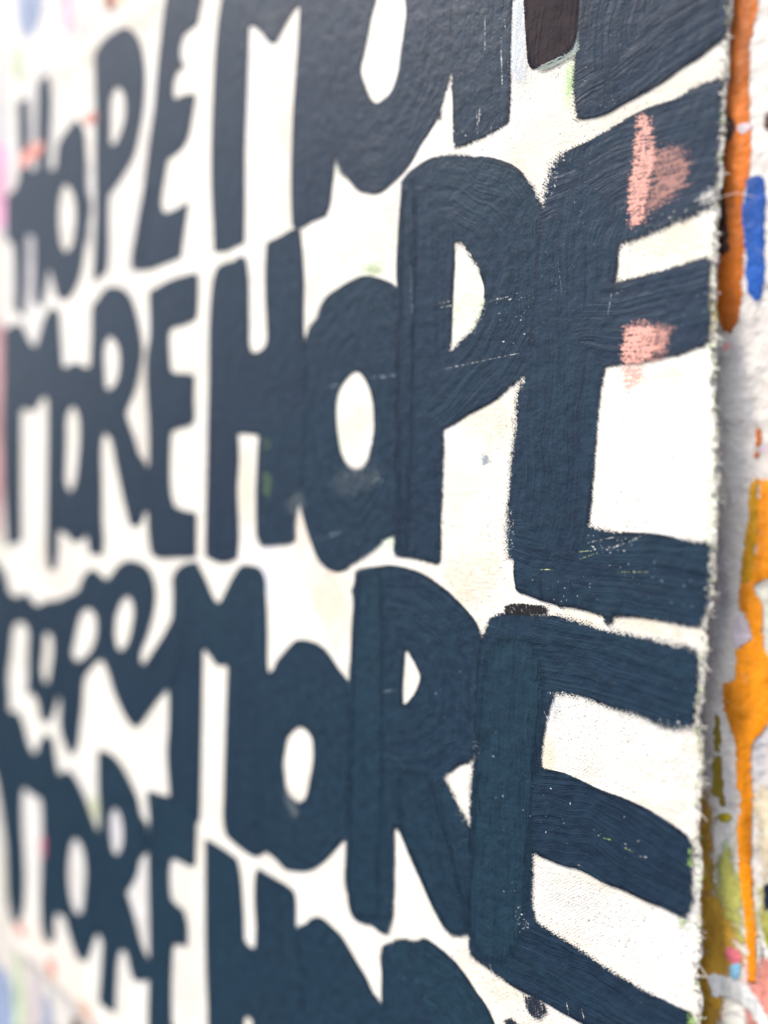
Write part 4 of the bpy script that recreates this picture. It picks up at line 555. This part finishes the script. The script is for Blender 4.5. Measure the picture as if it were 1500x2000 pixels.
# ------------------------------------------------------------------ node helpers
class NT:
    def __init__(self, name):
        self.mat = bpy.data.materials.new(name)
        self.mat.use_nodes = True
        self.t = self.mat.node_tree
        self.t.nodes.clear()
        self.out = self.t.nodes.new('ShaderNodeOutputMaterial')
    def node(self, typ, **kw):
        n = self.t.nodes.new(typ)
        for k, v in kw.items():
            setattr(n, k, v)
        return n
    def put(self, sock, v):
        if isinstance(v, bpy.types.NodeSocket):
            self.t.links.new(v, sock)
        else:
            sock.default_value = v
    def m(self, op, a, b=0.0, c=None, clamp=False):
        n = self.node('ShaderNodeMath', operation=op, use_clamp=clamp)
        self.put(n.inputs[0], a); self.put(n.inputs[1], b)
        if c is not None:
            self.put(n.inputs[2], c)
        return n.outputs[0]
    def step(self, v, lo, hi):
        n = self.node('ShaderNodeMapRange', interpolation_type='SMOOTHSTEP', clamp=True)
        self.put(n.inputs['Value'], v); self.put(n.inputs['From Min'], lo); self.put(n.inputs['From Max'], hi)
        return n.outputs['Result']
    def attr(self, name, out='Fac'):
        n = self.node('ShaderNodeAttribute', attribute_name=name)
        return n.outputs[out]
    def vmul(self, v, s):
        n = self.node('ShaderNodeVectorMath', operation='MULTIPLY')
        self.put(n.inputs[0], v); n.inputs[1].default_value = s
        return n.outputs[0]
    def vadd(self, v, s):
        n = self.node('ShaderNodeVectorMath', operation='ADD')
        self.put(n.inputs[0], v); self.put(n.inputs[1], s)
        return n.outputs[0]
    def noise(self, v, scale=1.0, detail=2.0, rough=.5, distort=0.0, out='Fac'):
        n = self.node('ShaderNodeTexNoise')
        self.put(n.inputs['Vector'], v)
        n.inputs['Scale'].default_value = scale; n.inputs['Detail'].default_value = detail
        n.inputs['Roughness'].default_value = rough; n.inputs['Distortion'].default_value = distort
        return n.outputs[out]
    def voro(self, v, scale, out='Distance'):
        n = self.node('ShaderNodeTexVoronoi')
        self.put(n.inputs['Vector'], v); n.inputs['Scale'].default_value = scale
        return n.outputs[out]
    def mix(self, f, a, b, blend='MIX'):
        n = self.node('ShaderNodeMix', data_type='RGBA', blend_type=blend)
        self.put(n.inputs[0], f)
        for s, v in ((n.inputs[6], a), (n.inputs[7], b)):
            self.put(s, v if isinstance(v, bpy.types.NodeSocket) else (*v, 1.0))
        return n.outputs[2]
    def ramp(self, f, stops):
        n = self.node('ShaderNodeValToRGB')
        cr = n.color_ramp
        while len(cr.elements) < len(stops):
            cr.elements.new(0.5)
        for e, (p, c) in zip(cr.elements, stops):
            e.position = p; e.color = (*c, 1.0)
        self.put(n.inputs[0], f)
        return n.outputs[0]
    def bump(self, h_mm, strength=1.0, normal=None):
        n = self.node('ShaderNodeBump')
        n.inputs['Strength'].default_value = strength
        n.inputs['Distance'].default_value = 0.001
        self.put(n.inputs['Height'], h_mm)
        if normal is not None:
            self.put(n.inputs['Normal'], normal)
        return n.outputs[0]
    def mm(self):
        g = self.node('ShaderNodeNewGeometry')
        return self.vmul(g.outputs['Position'], (1000, 1000, 1000))
    def weave(self, p):
        """plain weave height 0..1 in millimetre coordinates, threads slightly uneven"""
        wob = self.noise(p, .22, 2, out='Color')
        p2 = self.vadd(p, self.vmul(wob, (1.6, 0, 1.6)))
        s = self.node('ShaderNodeSeparateXYZ'); self.put(s.inputs[0], p2)
        a = self.m('SINE', self.m('MULTIPLY', s.outputs[0], 2 * math.pi / 1.7))
        b = self.m('SINE', self.m('MULTIPLY', s.outputs[2], 2 * math.pi / 1.5))
        ab = self.m('MULTIPLY', a, b)
        rib = self.m('ADD', self.m('ABSOLUTE', a), self.m('ABSOLUTE', b))
        w = self.m('ADD', self.m('MULTIPLY', ab, .35), self.m('MULTIPLY', rib, .25))
        return self.m('ADD', w, .25)
    def finish(self, color, rough, normal, alpha=None, spec=.5, coat=0.0, sheen=0.0):
        b = self.node('ShaderNodeBsdfPrincipled')
        self.put(b.inputs['Base Color'], color if isinstance(color, bpy.types.NodeSocket) else (*color, 1))
        self.put(b.inputs['Roughness'], rough)
        self.put(b.inputs['Specular IOR Level'], spec)
        b.inputs['Coat Weight'].default_value = coat
        b.inputs['Coat Roughness'].default_value = .3
        if normal is not None:
            self.put(b.inputs['Normal'], normal)
        if alpha is not None:
            self.put(b.inputs['Alpha'], alpha)
        self.t.links.new(b.outputs[0], self.out.inputs['Surface'])
        return self.mat

# ------------------------------------------------------------------ materials
def make_letter_paint(soft=False):
    n = NT('navy_acrylic_second_coat' if soft else 'navy_acrylic_paint')
    p = n.mm()
    d = n.attr('edge'); rag = n.attr('rag'); tone = n.attr('tone')
    wander = n.noise(p, .022, 2, out='Color')              # the bristles wander a little from the stroke
    br = n.vadd(n.attr('brush', 'Vector'), n.vmul(wander, (0, 16, 0)))
    wv = n.weave(p)
    fine = n.noise(p, .95, 2, .6)
    streak = n.noise(n.vmul(br, (.016, .95, 1)), 1.0, 3, .62)
    streak2 = n.noise(n.vmul(br, (.010, .26, 1)), 1.0, 3, .6)
    hair = n.noise(n.vmul(br, (.05, 3.2, 1)), 1.0, 1, .6)
    lump = n.noise(p, .16, 2, .55)
    big = n.noise(p, .02, 1, .5)
    # colour: grey navy where the tone is low, teal navy where it is high, umber black below zero
    c_lo = n.mix(big, (.020, .033, .061), (.018, .037, .068))
    c_hi = n.mix(big, (.018, .042, .068), (.021, .050, .077))
    t2 = n.m('ADD', tone, n.m('MULTIPLY', n.m('SUBTRACT', streak2, .5), 1.6), clamp=True)
    base = n.mix(t2, c_lo, c_hi)
    base = n.mix(n.step(tone, -.2, -.6), base, (.052, .042, .046))
    # thinner, darker violet film just inside a painted edge
    rim = n.m('MULTIPLY', n.step(d, 2.6, .6), n.step(n.noise(p, .05, 1), .38, .55))
    base = n.mix(n.m('MULTIPLY', rim, 0.0 if soft else .6), base, (.007, .009, .019))
    lines = n.step(streak, .30, .72)
    base = n.mix(n.m('MULTIPLY', n.m('SUBTRACT', 1.0, lines), n.m('MULTIPLY', n.step(lump, .35, .65), .45)), base, (.004, .007, .015))
    chalk = n.m('MULTIPLY', n.step(hair, .62, .78), n.m('MULTIPLY', n.step(lump, .45, .65), .26))
    base = n.mix(chalk, base, (.10, .14, .19))
    # coverage
    e = n.m('ADD', d, n.m('MULTIPLY', n.m('SUBTRACT', fine, .5), n.m('ADD', .8, n.m('MULTIPLY', rag, 3.4))))
    e = n.m('ADD', e, n.m('MULTIPLY', n.m('SUBTRACT', wv, .6), n.m('ADD', .25, n.m('MULTIPLY', rag, 1.5))))
    e = n.m('SUBTRACT', e, n.m('MULTIPLY', rag, .35))
    cov = n.step(n.m('ADD', d, n.m('MULTIPLY', n.m('SUBTRACT', streak, .5), 7.0)), -1.0, 4.5) if soft else n.step(e, -.10, .10)
    pv = n.node('ShaderNodeTexVoronoi'); n.put(pv.inputs['Vector'], p); pv.inputs['Scale'].default_value = .19
    pin = n.m('MULTIPLY', n.step(pv.outputs['Distance'], .075, .045), n.step(n.noise(p, .05, 1), .50, .56))
    dry = n.m('MULTIPLY', n.step(hair, .70, .74), n.step(n.noise(n.vmul(br, (.03, .12, 1)), 1.0, 2), .56, .64))
    gaps = n.m('MAXIMUM', pin, n.m('MULTIPLY', dry, .85))
    cov = n.m('MULTIPLY', cov, n.m('SUBTRACT', 1.0, gaps))
    # relief, mm
    h = n.m('ADD', n.m('MULTIPLY', streak, n.m('MULTIPLY', n.step(n.noise(p, .04, 1), .3, .7), .30)), n.m('MULTIPLY', lump, .42))
    h = n.m('ADD', h, n.m('MULTIPLY', hair, n.m('MULTIPLY', n.step(lump, .4, .6), .07)))
    h = n.m('ADD', h, n.m('MULTIPLY', streak2, .5))
    h = n.m('ADD', h, n.m('MULTIPLY', wv, .035))
    h = n.m('ADD', h, n.m('MULTIPLY', n.noise(p, .75, 2, .6), .12))
    h = n.m('ADD', h, n.m('MULTIPLY', n.step(d, -.2, .9), .03 if soft else .11))
    umber = n.step(tone, -.2, -.6)
    rgh = n.m('ADD', n.m('ADD', .40, n.m('MULTIPLY', streak2, .2)), n.m('MULTIPLY', umber, .4))
    return n.finish(base, rgh, n.bump(h, 1.0), cov, spec=n.m('SUBTRACT', .13, n.m('MULTIPLY', umber, .09)))

def make_mark(name, color, alpha=1.0, dry=.5, spec=.4):
    """a dragged, half-dry brush mark: broken along the bristles and over the weave"""
    n = NT(name)
    p = n.mm()
    d = n.attr('edge'); rag = n.attr('rag'); br = n.attr('brush', 'Vector')
    wv = n.weave(p)
    streak = n.noise(n.vmul(br, (.14, 1.3, 1)), 1.0, 3, .6)
    fine = n.noise(p, .8, 3, .65)
    d = n.m('MINIMUM', d, n.m('ADD', .35, n.m('MULTIPLY', rag, .42)))
    e = n.m('ADD', d, n.m('MULTIPLY', n.m('SUBTRACT', streak, .5), n.m('MULTIPLY', rag, 3.2)))
    e = n.m('ADD', e, n.m('MULTIPLY', n.m('SUBTRACT', fine, .5), n.m('ADD', .6, n.m('MULTIPLY', rag, 2.4))))
    e = n.m('ADD', e, n.m('MULTIPLY', n.m('SUBTRACT', wv, .6), n.m('MULTIPLY', rag, .9)))
    e = n.m('SUBTRACT', e, n.m('MULTIPLY', rag, .25))
    cov = n.m('MULTIPLY', n.step(e, -.15, .2), alpha)
    colr = n.mix(fine, tuple(c * .86 for c in color), tuple(min(1, c * 1.08) for c in color))
    h = n.m('ADD', n.m('MULTIPLY', streak, .22), n.m('ADD', n.m('MULTIPLY', wv, .08), n.m('MULTIPLY', fine, .14)))
    return n.finish(colr, .55, n.bump(h, .8), cov, spec=spec)

def make_cloth():
    n = NT('primed_cotton_canvas')
    p = n.mm()
    wv = n.weave(p)
    st = n.attr('stain', 'Color')
    f1 = n.noise(p, .035, 4, .6)
    f2 = n.noise(n.vmul(p, (.05, 1, .55)), 1.0, 3, .6)
    fine = n.noise(p, 1.1, 2, .6)
    colr = n.mix(n.m('MULTIPLY', n.step(f1, .46, .66), .5), st, (.88, .87, .86))
    colr = n.mix(n.m('MULTIPLY', n.step(f2, .55, .80), .16), colr, (.62, .59, .57))
    colr = n.mix(n.m('MULTIPLY', n.step(n.noise(n.vadd(p, (90.0, 0.0, 50.0)), .016, 4, .65), .50, .68), .32), colr, (.60, .54, .47))
    # pinholes between the threads where the primer did not fill
    hole = n.m('MULTIPLY', n.step(wv, .40, .29), n.step(n.noise(p, .33, 2), .47, .60))
    hole = n.m('MULTIPLY', hole, n.step(n.noise(p, .03, 1), .26, .46))
    colr = n.mix(n.m('MULTIPLY', hole, .95), colr, (.12, .11, .10))
    grit = n.m('MULTIPLY', n.step(fine, .62, .70), n.step(n.noise(p, .03, 1), .30, .50))
    colr = n.mix(n.m('MULTIPLY', grit, .9), colr, (.12, .11, .10))
    drag = n.noise(n.vmul(p, (.10, 1, 1.1)), 1.0, 3, .6)
    h = n.m('ADD', n.m('MULTIPLY', wv, .12), n.m('MULTIPLY', n.noise(p, .5, 3, .65), .38))
    h = n.m('ADD', h, n.m('MULTIPLY', drag, .16))
    h = n.m('ADD', h, n.m('MULTIPLY', n.noise(p, .06, 2), .7))
    return n.finish(colr, .75, n.bump(h, .75), None, spec=.25)

def make_thread():
    n = NT('frayed_cotton')
    c = n.attr('tint', 'Color')
    return n.finish(c, .85, None, None, spec=.2)

def make_wall():
    n = NT('paint_spattered_plaster')
    p = n.mm()
    warp = n.vadd(p, n.vmul(n.noise(p, .02, 2, out='Color'), (14, 0, 60)))
    v = n.vmul(warp, (.05, .05, .009))
    f = n.noise(v, 1.0, 4, .55)
    g = n.noise(n.vadd(n.vmul(warp, (.032, .03, .006)), (31.0, 4.0, 7.0)), 1.0, 3, .5)
    base = n.ramp(f, [(.30, (.34, .40, .48)), (.40, (.54, .52, .54)), (.47, (.66, .61, .57)), (.56, (.76, .71, .65)), (.64, (.62, .63, .52)), (.74, (.72, .54, .48))])
    base = n.mix(n.m('MULTIPLY', n.step(g, .50, .62), .75), base, (.80, .76, .71))
    base = n.mix(n.m('MULTIPLY', n.step(n.noise(p, .09, 5, .7), .54, .66), .45), base, (.36, .32, .30))
    base = n.mix(n.m('MULTIPLY', n.step(n.noise(n.vmul(p, (.5, .5, .1)), 1.0, 3, .6), .58, .72), .4), base, (.30, .27, .26))
    spk = n.node('ShaderNodeTexVoronoi'); n.put(spk.inputs['Vector'], p); spk.inputs['Scale'].default_value = .06
    base = n.mix(n.m('MULTIPLY', n.step(spk.outputs['Distance'], .13, .08), .8), base, spk.outputs['Color'])
    h = n.m('ADD', n.m('MULTIPLY', n.noise(p, .12, 4, .6), 2.0), n.m('MULTIPLY', n.noise(p, .7, 3, .6), .4))
    return n.finish(base, .55, n.bump(h, .8), None, spec=.4)

WASHES = {'lichen', 'ochre', 'mint', 'cream', 'coral', 'periwinkle', 'dusty_rose'}
def make_wall_paint(name, color, rough=.38, wash=False):
    n = NT(name)
    p = n.mm()
    d = n.attr('edge')
    fine = n.noise(p, .45, 4, .65)
    fl = n.noise(n.vmul(p, (.14, .1, .03)), 1.0, 3, .55)
    wide = n.noise(p, .14, 3, .6)
    e = n.m('ADD', d, n.m('MULTIPLY', n.m('SUBTRACT', fine, .5), 5.0 if wash else 2.8))
    e = n.m('ADD', e, n.m('MULTIPLY', n.m('SUBTRACT', wide, .5), 12.0 if wash else 3.0))
    if wash:
        e = n.m('ADD', e, n.m('MULTIPLY', n.m('SUBTRACT', fl, .5), 9.0))
        cov = n.m('MULTIPLY', n.step(e, -1.0, 4.5), .92)
    else:
        cov = n.step(e, -.15, .25)
        chip = n.step(n.noise(n.vadd(p, (7.0, 3.0, 90.0)), .33, 4, .7), .68, .71)
        cov = n.m('MULTIPLY', cov, n.m('SUBTRACT', 1.0, chip))
    colr = n.mix(n.step(fl, .3, .7), tuple(c * .60 for c in color), tuple(min(1, c * 1.2) for c in color))
    wear = n.m('MULTIPLY', n.step(n.noise(p, .25, 4, .7), .62, .68), .75)
    colr = n.mix(wear, colr, tuple(.7 * c + .12 for c in color))
    grime = n.m('MULTIPLY', n.step(n.noise(n.vadd(p, (40.0, 0.0, 11.0)), .2, 4, .7), .60, .70), .6)
    colr = n.mix(grime, colr, tuple(.4 * c for c in color))
    h = n.m('ADD', n.m('MULTIPLY', n.noise(p, .12, 3, .6), 1.2), n.m('MULTIPLY', fine, .5))
    return n.finish(colr, rough, n.bump(h, .8), cov, spec=.3)

PALETTE = {
    'salmon': (.80, .39, .32), 'salmon_wash': (.86, .42, .34), 'black': (.005, .005, .008), 'navy': (.018, .026, .045), 'blue_grey': (.30, .37, .44),
    'blue_wash': (.58, .66, .76), 'green_grey': (.24, .30, .27), 'coral': (.80, .30, .24), 'rose': (.62, .16, .22), 'peach': (.86, .52, .38),
    'leaf_green': (.36, .56, .16), 'olive': (.30, .22, .02), 'grey_white': (.66, .64, .60), 'chalk': (.80, .80, .78), 'chalk_wash': (.50, .55, .54), 'lime': (.58, .66, .32),
    'burnt_orange': (.62, .15, .002), 'cobalt': (.001, .075, .36), 'amber': (.62, .30, .003), 'orange': (.82, .27, .006), 'olive_yellow': (.46, .37, .01),
    'charcoal': (.045, .043, .05), 'soot': (.08, .032, .008), 'lichen': (.52, .50, .12), 'ochre': (.66, .36, .04), 'pink': (.82, .20, .24), 'sky_blue': (.30, .60, .82), 'midnight': (.012, .016, .04),
    'chartreuse': (.42, .44, .02), 'slate_green': (.10, .18, .16), 'cream': (.72, .62, .44), 'mint': (.62, .74, .50), 'mauve_grey': (.62, .54, .58),
    'umber': (.06, .02, .015), 'hot_pink': (.86, .40, .60), 'dusty_rose': (.60, .34, .34), 'periwinkle': (.34, .42, .62), 'pink_wash': (.80, .52, .62), 'rust': (.34, .09, .03),
}
M_letter = make_letter_paint()
M_coat = make_letter_paint(True)
M_cloth = make_cloth()
M_thread = make_thread()
_marks = {}
def mark_mat(key, alpha):
    k = (key, alpha)
    if k not in _marks:
        _marks[k] = make_mark('%s_brush_mark' % key, PALETTE[key], alpha)
    return _marks[k]
_wallp = {}
def wall_mat(key):
    if key not in _wallp:
        _wallp[key] = make_wall_paint('%s_wall_paint' % key, PALETTE[key], .65 if key in WASHES else .5, key in WASHES)
    return _wallp[key]

# ------------------------------------------------------------------ the wall behind
xs = np.linspace(-1500, 900, 121); zs = np.linspace(-1380, 1300, 121)
X, Zg = np.meshgrid(xs, zs)
Yw = WALL_Y + 0.0 * X
wv_ = np.stack([X.ravel() / 1000, Yw.ravel() / 1000, Z0 + Zg.ravel() / 1000], 1)
nx_ = len(xs)
wf_ = [(j*nx_+i, j*nx_+i+1, (j+1)*nx_+i+1, (j+1)*nx_+i) for j in range(len(zs)-1) for i in range(nx_-1)]
wall = new_mesh('wall', wv_, wf_, make_wall())
wall['kind'] = 'structure'
wall['label'] = 'pale plaster wall streaked with dried paint behind the canvas'
for i, (c, lab, ring, thick) in enumerate(WALL_PAINT):
    off = 0.12 + 0.07 * (i % 7) + (0.35 if thick > .9 and c == 'charcoal' else 0)
    far = np.array(ring)[:, 0].mean() < -200
    o = paint_sheet('paint_drip', wall_mat(c), wall, [ring], lambda x, z, off=off: WALL_Y - off + 0 * x, seed=i + .3,
                    step=4.0 if far else 1.6, margin=6.0 if c in WASHES else 2.0, dome=0.0 if c in WASHES else thick * .35, dome_w=1.0)
    o['label'] = lab

# ------------------------------------------------------------------ the painted canvas
canvas = bpy.data.objects.new('painted_canvas', None)
canvas.location = (-0.34, 0, Z0 - .458)
col.objects.link(canvas)
canvas['label'] = 'unstretched canvas painted with rows of navy hand-lettered words, frayed edge'
canvas['category'] = 'painting'
inv = Matrix.Translation(-canvas.location)

def part(ob):
    ob.parent = canvas
    ob.matrix_parent_inverse = inv
    return ob

RE = np.array(RIGHT_EDGE); LE = np.array(LEFT_EDGE)
def right_x(z):
    o = np.argsort(RE[:, 1]); return np.interp(z, RE[o, 1], RE[o, 0])
def left_x(z):
    o = np.argsort(LE[:, 1]); return np.interp(z, LE[o, 1], LE[o, 0])
zr = np.arange(-458, 366, 1.6); nc = 300
rs = np.random.RandomState(3)
jit = rs.normal(0, .25, len(zr)); jit += np.convolve(rs.normal(0, .8, len(zr)), np.ones(5)/5, 'same')
lx = left_x(zr) + np.convolve(rs.normal(0, .8, len(zr)), np.ones(5)/5, 'same')
rx = right_x(zr) + jit
t = np.linspace(0, 1, nc) ** .8
CX = lx[:, None] + (rx - lx)[:, None] * t[None, :]
CZ = np.repeat(zr[:, None], nc, 1)
edge_wob = np.convolve(rs.normal(0, 1.2, nc), np.ones(7)/7, 'same')
CZ[-1] += edge_wob; CZ[0] += edge_wob[::-1]
CY = bend(CX, CZ)
cv = np.stack([CX.ravel()/1000, CY.ravel()/1000, Z0 + CZ.ravel()/1000], 1)
cf = [(j*nc+i, j*nc+i+1, (j+1)*nc+i+1, (j+1)*nc+i) for j in range(len(zr)-1) for i in range(nc-1)]
cloth = part(new_mesh('cloth', cv, cf, M_cloth, smooth=False))
so = cloth.modifiers.new('thickness', 'SOLIDIFY'); so.thickness = 0.0008; so.offset = -1.0
scol = np.ones((len(cv), 4), np.float32)
scol[:, :3] = (.87, .83, .75)
fx, fz = CX.ravel(), CZ.ravel()
for (sx, sz, srx, srz, c, s) in STAINS:
    q = ((fx - sx) / srx) ** 2 + ((fz - sz) / srz) ** 2
    wob = .35 * np.sin(fx * .31 + sx) * np.sin(fz * .23 + sz) + .2 * np.sin(fx * .7 + fz * .5)
    w = (s * np.clip(1.25 - q - wob, 0, 1))[:, None]
    scol[:, :3] = scol[:, :3] * (1 - w) + np.array(c) * w
at = cloth.data.attributes.new('stain', 'FLOAT_COLOR', 'POINT'); at.data.foreach_set('color', scol.reshape(-1))

# letters
top_of = []          # (rings, height) of every film, so that later marks lie on what is below them
def height_at(x, z):
    p = np.array([[x, z]]); h = 0.06
    for R, hh, lo, hi in top_of:
        if lo[0] <= x <= hi[0] and lo[1] <= z <= hi[1] and hh > h:
            ins = False
            for r in R:
                ins ^= bool(inside(p, r)[0])
            if ins:
                h = hh
    return h

letter_obs = {}; letter_h = {}
for i, (key, lab, layer, row, tone, outer, holes, strokes) in enumerate(LETTERS):
    far = key.endswith('l')
    h = 0.14 + .08 * layer + .02 * row
    rings = [outer] + holes
    o = part(paint_sheet('letter', M_letter, None, rings, lambda x, z, h=h: bend(x, z) - h, strokes, tone, seed=i + 1.0,
                         step=3.4 if far else 2.2, rag=RAGGED))
    o['label'] = 'navy painted ' + lab
    letter_obs[key] = o; letter_h[key] = h
    A = [np.array(r) for r in rings]
    top_of.append((A, h, A[0].min(0), A[0].max(0)))
for i, (key, tone, ring, strokes) in enumerate(SECOND_STROKES):
    h = letter_h[key] + .05
    o = paint_sheet('brush_stroke', M_letter if tone < 0 else M_coat, None, [ring], lambda x, z, h=h: bend(x, z) - h, strokes, tone, seed=60 + i, step=2.2, rag=RAGGED, base_rag=.15)
    o.parent = letter_obs[key]
    A = np.array(ring)
    top_of.append(([A], h, A.min(0), A.max(0)))

# loose brush marks
for i, (c, lab, ring, rag, strokes, alpha) in enumerate(MARKS):
    h = max(height_at(*q) for q in ring + [tuple(np.mean(ring, 0))]) + .06
    o = part(paint_sheet('brush_mark', mark_mat(c, alpha), None, [ring], lambda x, z, h=h: bend(x, z) - h, strokes, .5, seed=90 + i, step=1.6, margin=4.0, base_rag=rag))
    o['label'] = lab

# scratches: thin broken lines scraped or dragged through the navy
for i, (p, q, w, c) in enumerate(SCRATCHES):
    p = np.array(p); q = np.array(q); d = q - p; L = np.linalg.norm(d); d /= L; nn = np.array((-d[1], d[0]))
    k = max(3, int(L / 2.5))
    a = [tuple(p + d * L * j / k + nn * w * .7 * rng.uniform(.3, 1.0)) for j in range(k + 1)]
    b = [tuple(p + d * L * j / k - nn * w * .5 * rng.uniform(.3, 1.0)) for j in range(k + 1)]
    h = max(height_at(*p), height_at(*q), height_at(*((p + q) / 2))) + .04
    part(paint_sheet('scratch', mark_mat(c, 1.0), None, [a + b[::-1]], lambda x, z, h=h: bend(x, z) - h, [[tuple(p), tuple(q)]], .5, seed=140 + i, step=1.0, margin=.6, base_rag=.14))

# flecks too small to pick apart: one film of bits for each colour
bits = {}
for (fx0, fz0, frx, frz, n_, c) in FLECKS:
    V_, F_ = bits.setdefault(c, ([], []))
    for _ in range(n_):
        ang = rng.uniform(0, 2*math.pi); rr = math.sqrt(rng.random())
        x = fx0 + frx * rr * math.cos(ang); z = fz0 + frz * rr * math.sin(ang)
        s = rng.uniform(.05, .20) * (1.8 if rng.random() < .12 else 1); el = rng.uniform(.8, 3.0); th = rng.uniform(-.6, .4) if rng.random() < .7 else 1.5
        k = 6; base = len(V_)
        h = height_at(x, z) + .03
        for j in range(k):
            aa = 2*math.pi*j/k; r_ = s * rng.uniform(.6, 1.1)
            ex, ez = r_ * el * math.cos(aa), r_ * math.sin(aa)
            px, pz = x + ex*math.cos(th) - ez*math.sin(th), z + ex*math.sin(th) + ez*math.cos(th)
            V_.append((px/1000, float(bend(px, pz) - h)/1000, Z0 + pz/1000))
        V_.append((x/1000, float(bend(x, z) - h - s*.35)/1000, Z0 + z/1000))
        F_ += [(base + j, base + (j+1) % k, base + k) for j in range(k)]
for c, (V_, F_) in bits.items():
    n = NT('%s_fleck' % c)
    o = part(new_mesh('paint_flecks', V_, F_, n.finish(PALETTE[c], .5, None), None))
    o['kind'] = 'stuff'

# frayed edge
def tube(V_, F_, T_, pts, rad, tint):
    base = len(V_)
    for j, (x, y, z) in enumerate(pts):
        r_ = rad * (1 - .55 * j / (len(pts) - 1))
        for k in range(4):
            a = math.pi/2*k
            V_.append(((x + .3*r_*math.sin(a)) / 1000, (y + r_*math.cos(a)) / 1000, Z0 + (z + r_*math.sin(a)) / 1000)); T_.append(tint)
    for j in range(len(pts) - 1):
        for k in range(4):
            q = (k + 1) % 4
            F_.append((base+j*4+k, base+j*4+q, base+(j+1)*4+q, base+(j+1)*4+k))
V_, F_, T_ = [], [], []
tints = [(.80, .78, .72)] * 9 + [(.62, .58, .50)] * 4 + [(.36, .52, .18)] * 2 + [(.05, .07, .11)] * 3
for i in range(1500):
    z = rng.uniform(-300, 330)
    x0 = float(right_x(z)) - rng.uniform(.0, 2.2)
    kind = rng.random()
    L = min(4.5, rng.expovariate(1/1.4) + .5)
    ax = rng.uniform(.25, 1.0) if kind < .6 else rng.uniform(-.4, .6)
    up = rng.uniform(-1.2, 1.2); out_ = rng.uniform(-.55, .35)
    y0 = float(bend(x0, z)) - rng.uniform(-.3, .5)
    cu, ph = rng.uniform(.2, .7), rng.uniform(0, 6)
    pts = []
    for j in range(6):
        s = j / 5
        pts.append((x0 + ax*L*s + cu*math.sin(s*5 + ph), y0 + out_*L*s, z + up*L*s*(.4 + .6*s) + cu*math.sin(s*6 + ph*1.7)))
    tube(V_, F_, T_, pts, rng.uniform(.10, .42), rng.choice(tints))
th = new_mesh('frayed_threads', V_, F_, M_thread, None)
at = th.data.attributes.new('tint', 'FLOAT_COLOR', 'POINT'); at.data.foreach_set('color', np.array([(*c, 1) for c in T_], np.float32).reshape(-1))
th.parent = cloth; th['kind'] = 'stuff'
# a few single threads hanging free of the edge
for i, (z, dx, dz) in enumerate([(114, 16, -3), (3, 5, -9), (-110, 6, 7), (-196, 5, 4), (60, 4, -7)]):
    V_, F_, T_ = [], [], []
    x0 = float(right_x(z)) - 1; y0 = float(bend(x0, z))
    tube(V_, F_, T_, [(x0 + dx*s + .6*math.sin(5*s+i), y0 - 1.5*s, z + dz*s*s + .8*math.sin(4*s)) for s in np.linspace(0, 1, 12)], .16, (.80, .66, .60) if i == 0 else (.80, .78, .72))
    o = new_mesh('loose_thread', V_, F_, M_thread, None)
    at = o.data.attributes.new('tint', 'FLOAT_COLOR', 'POINT'); at.data.foreach_set('color', np.array([(*c, 1) for c in T_], np.float32).reshape(-1))
    o.parent = cloth
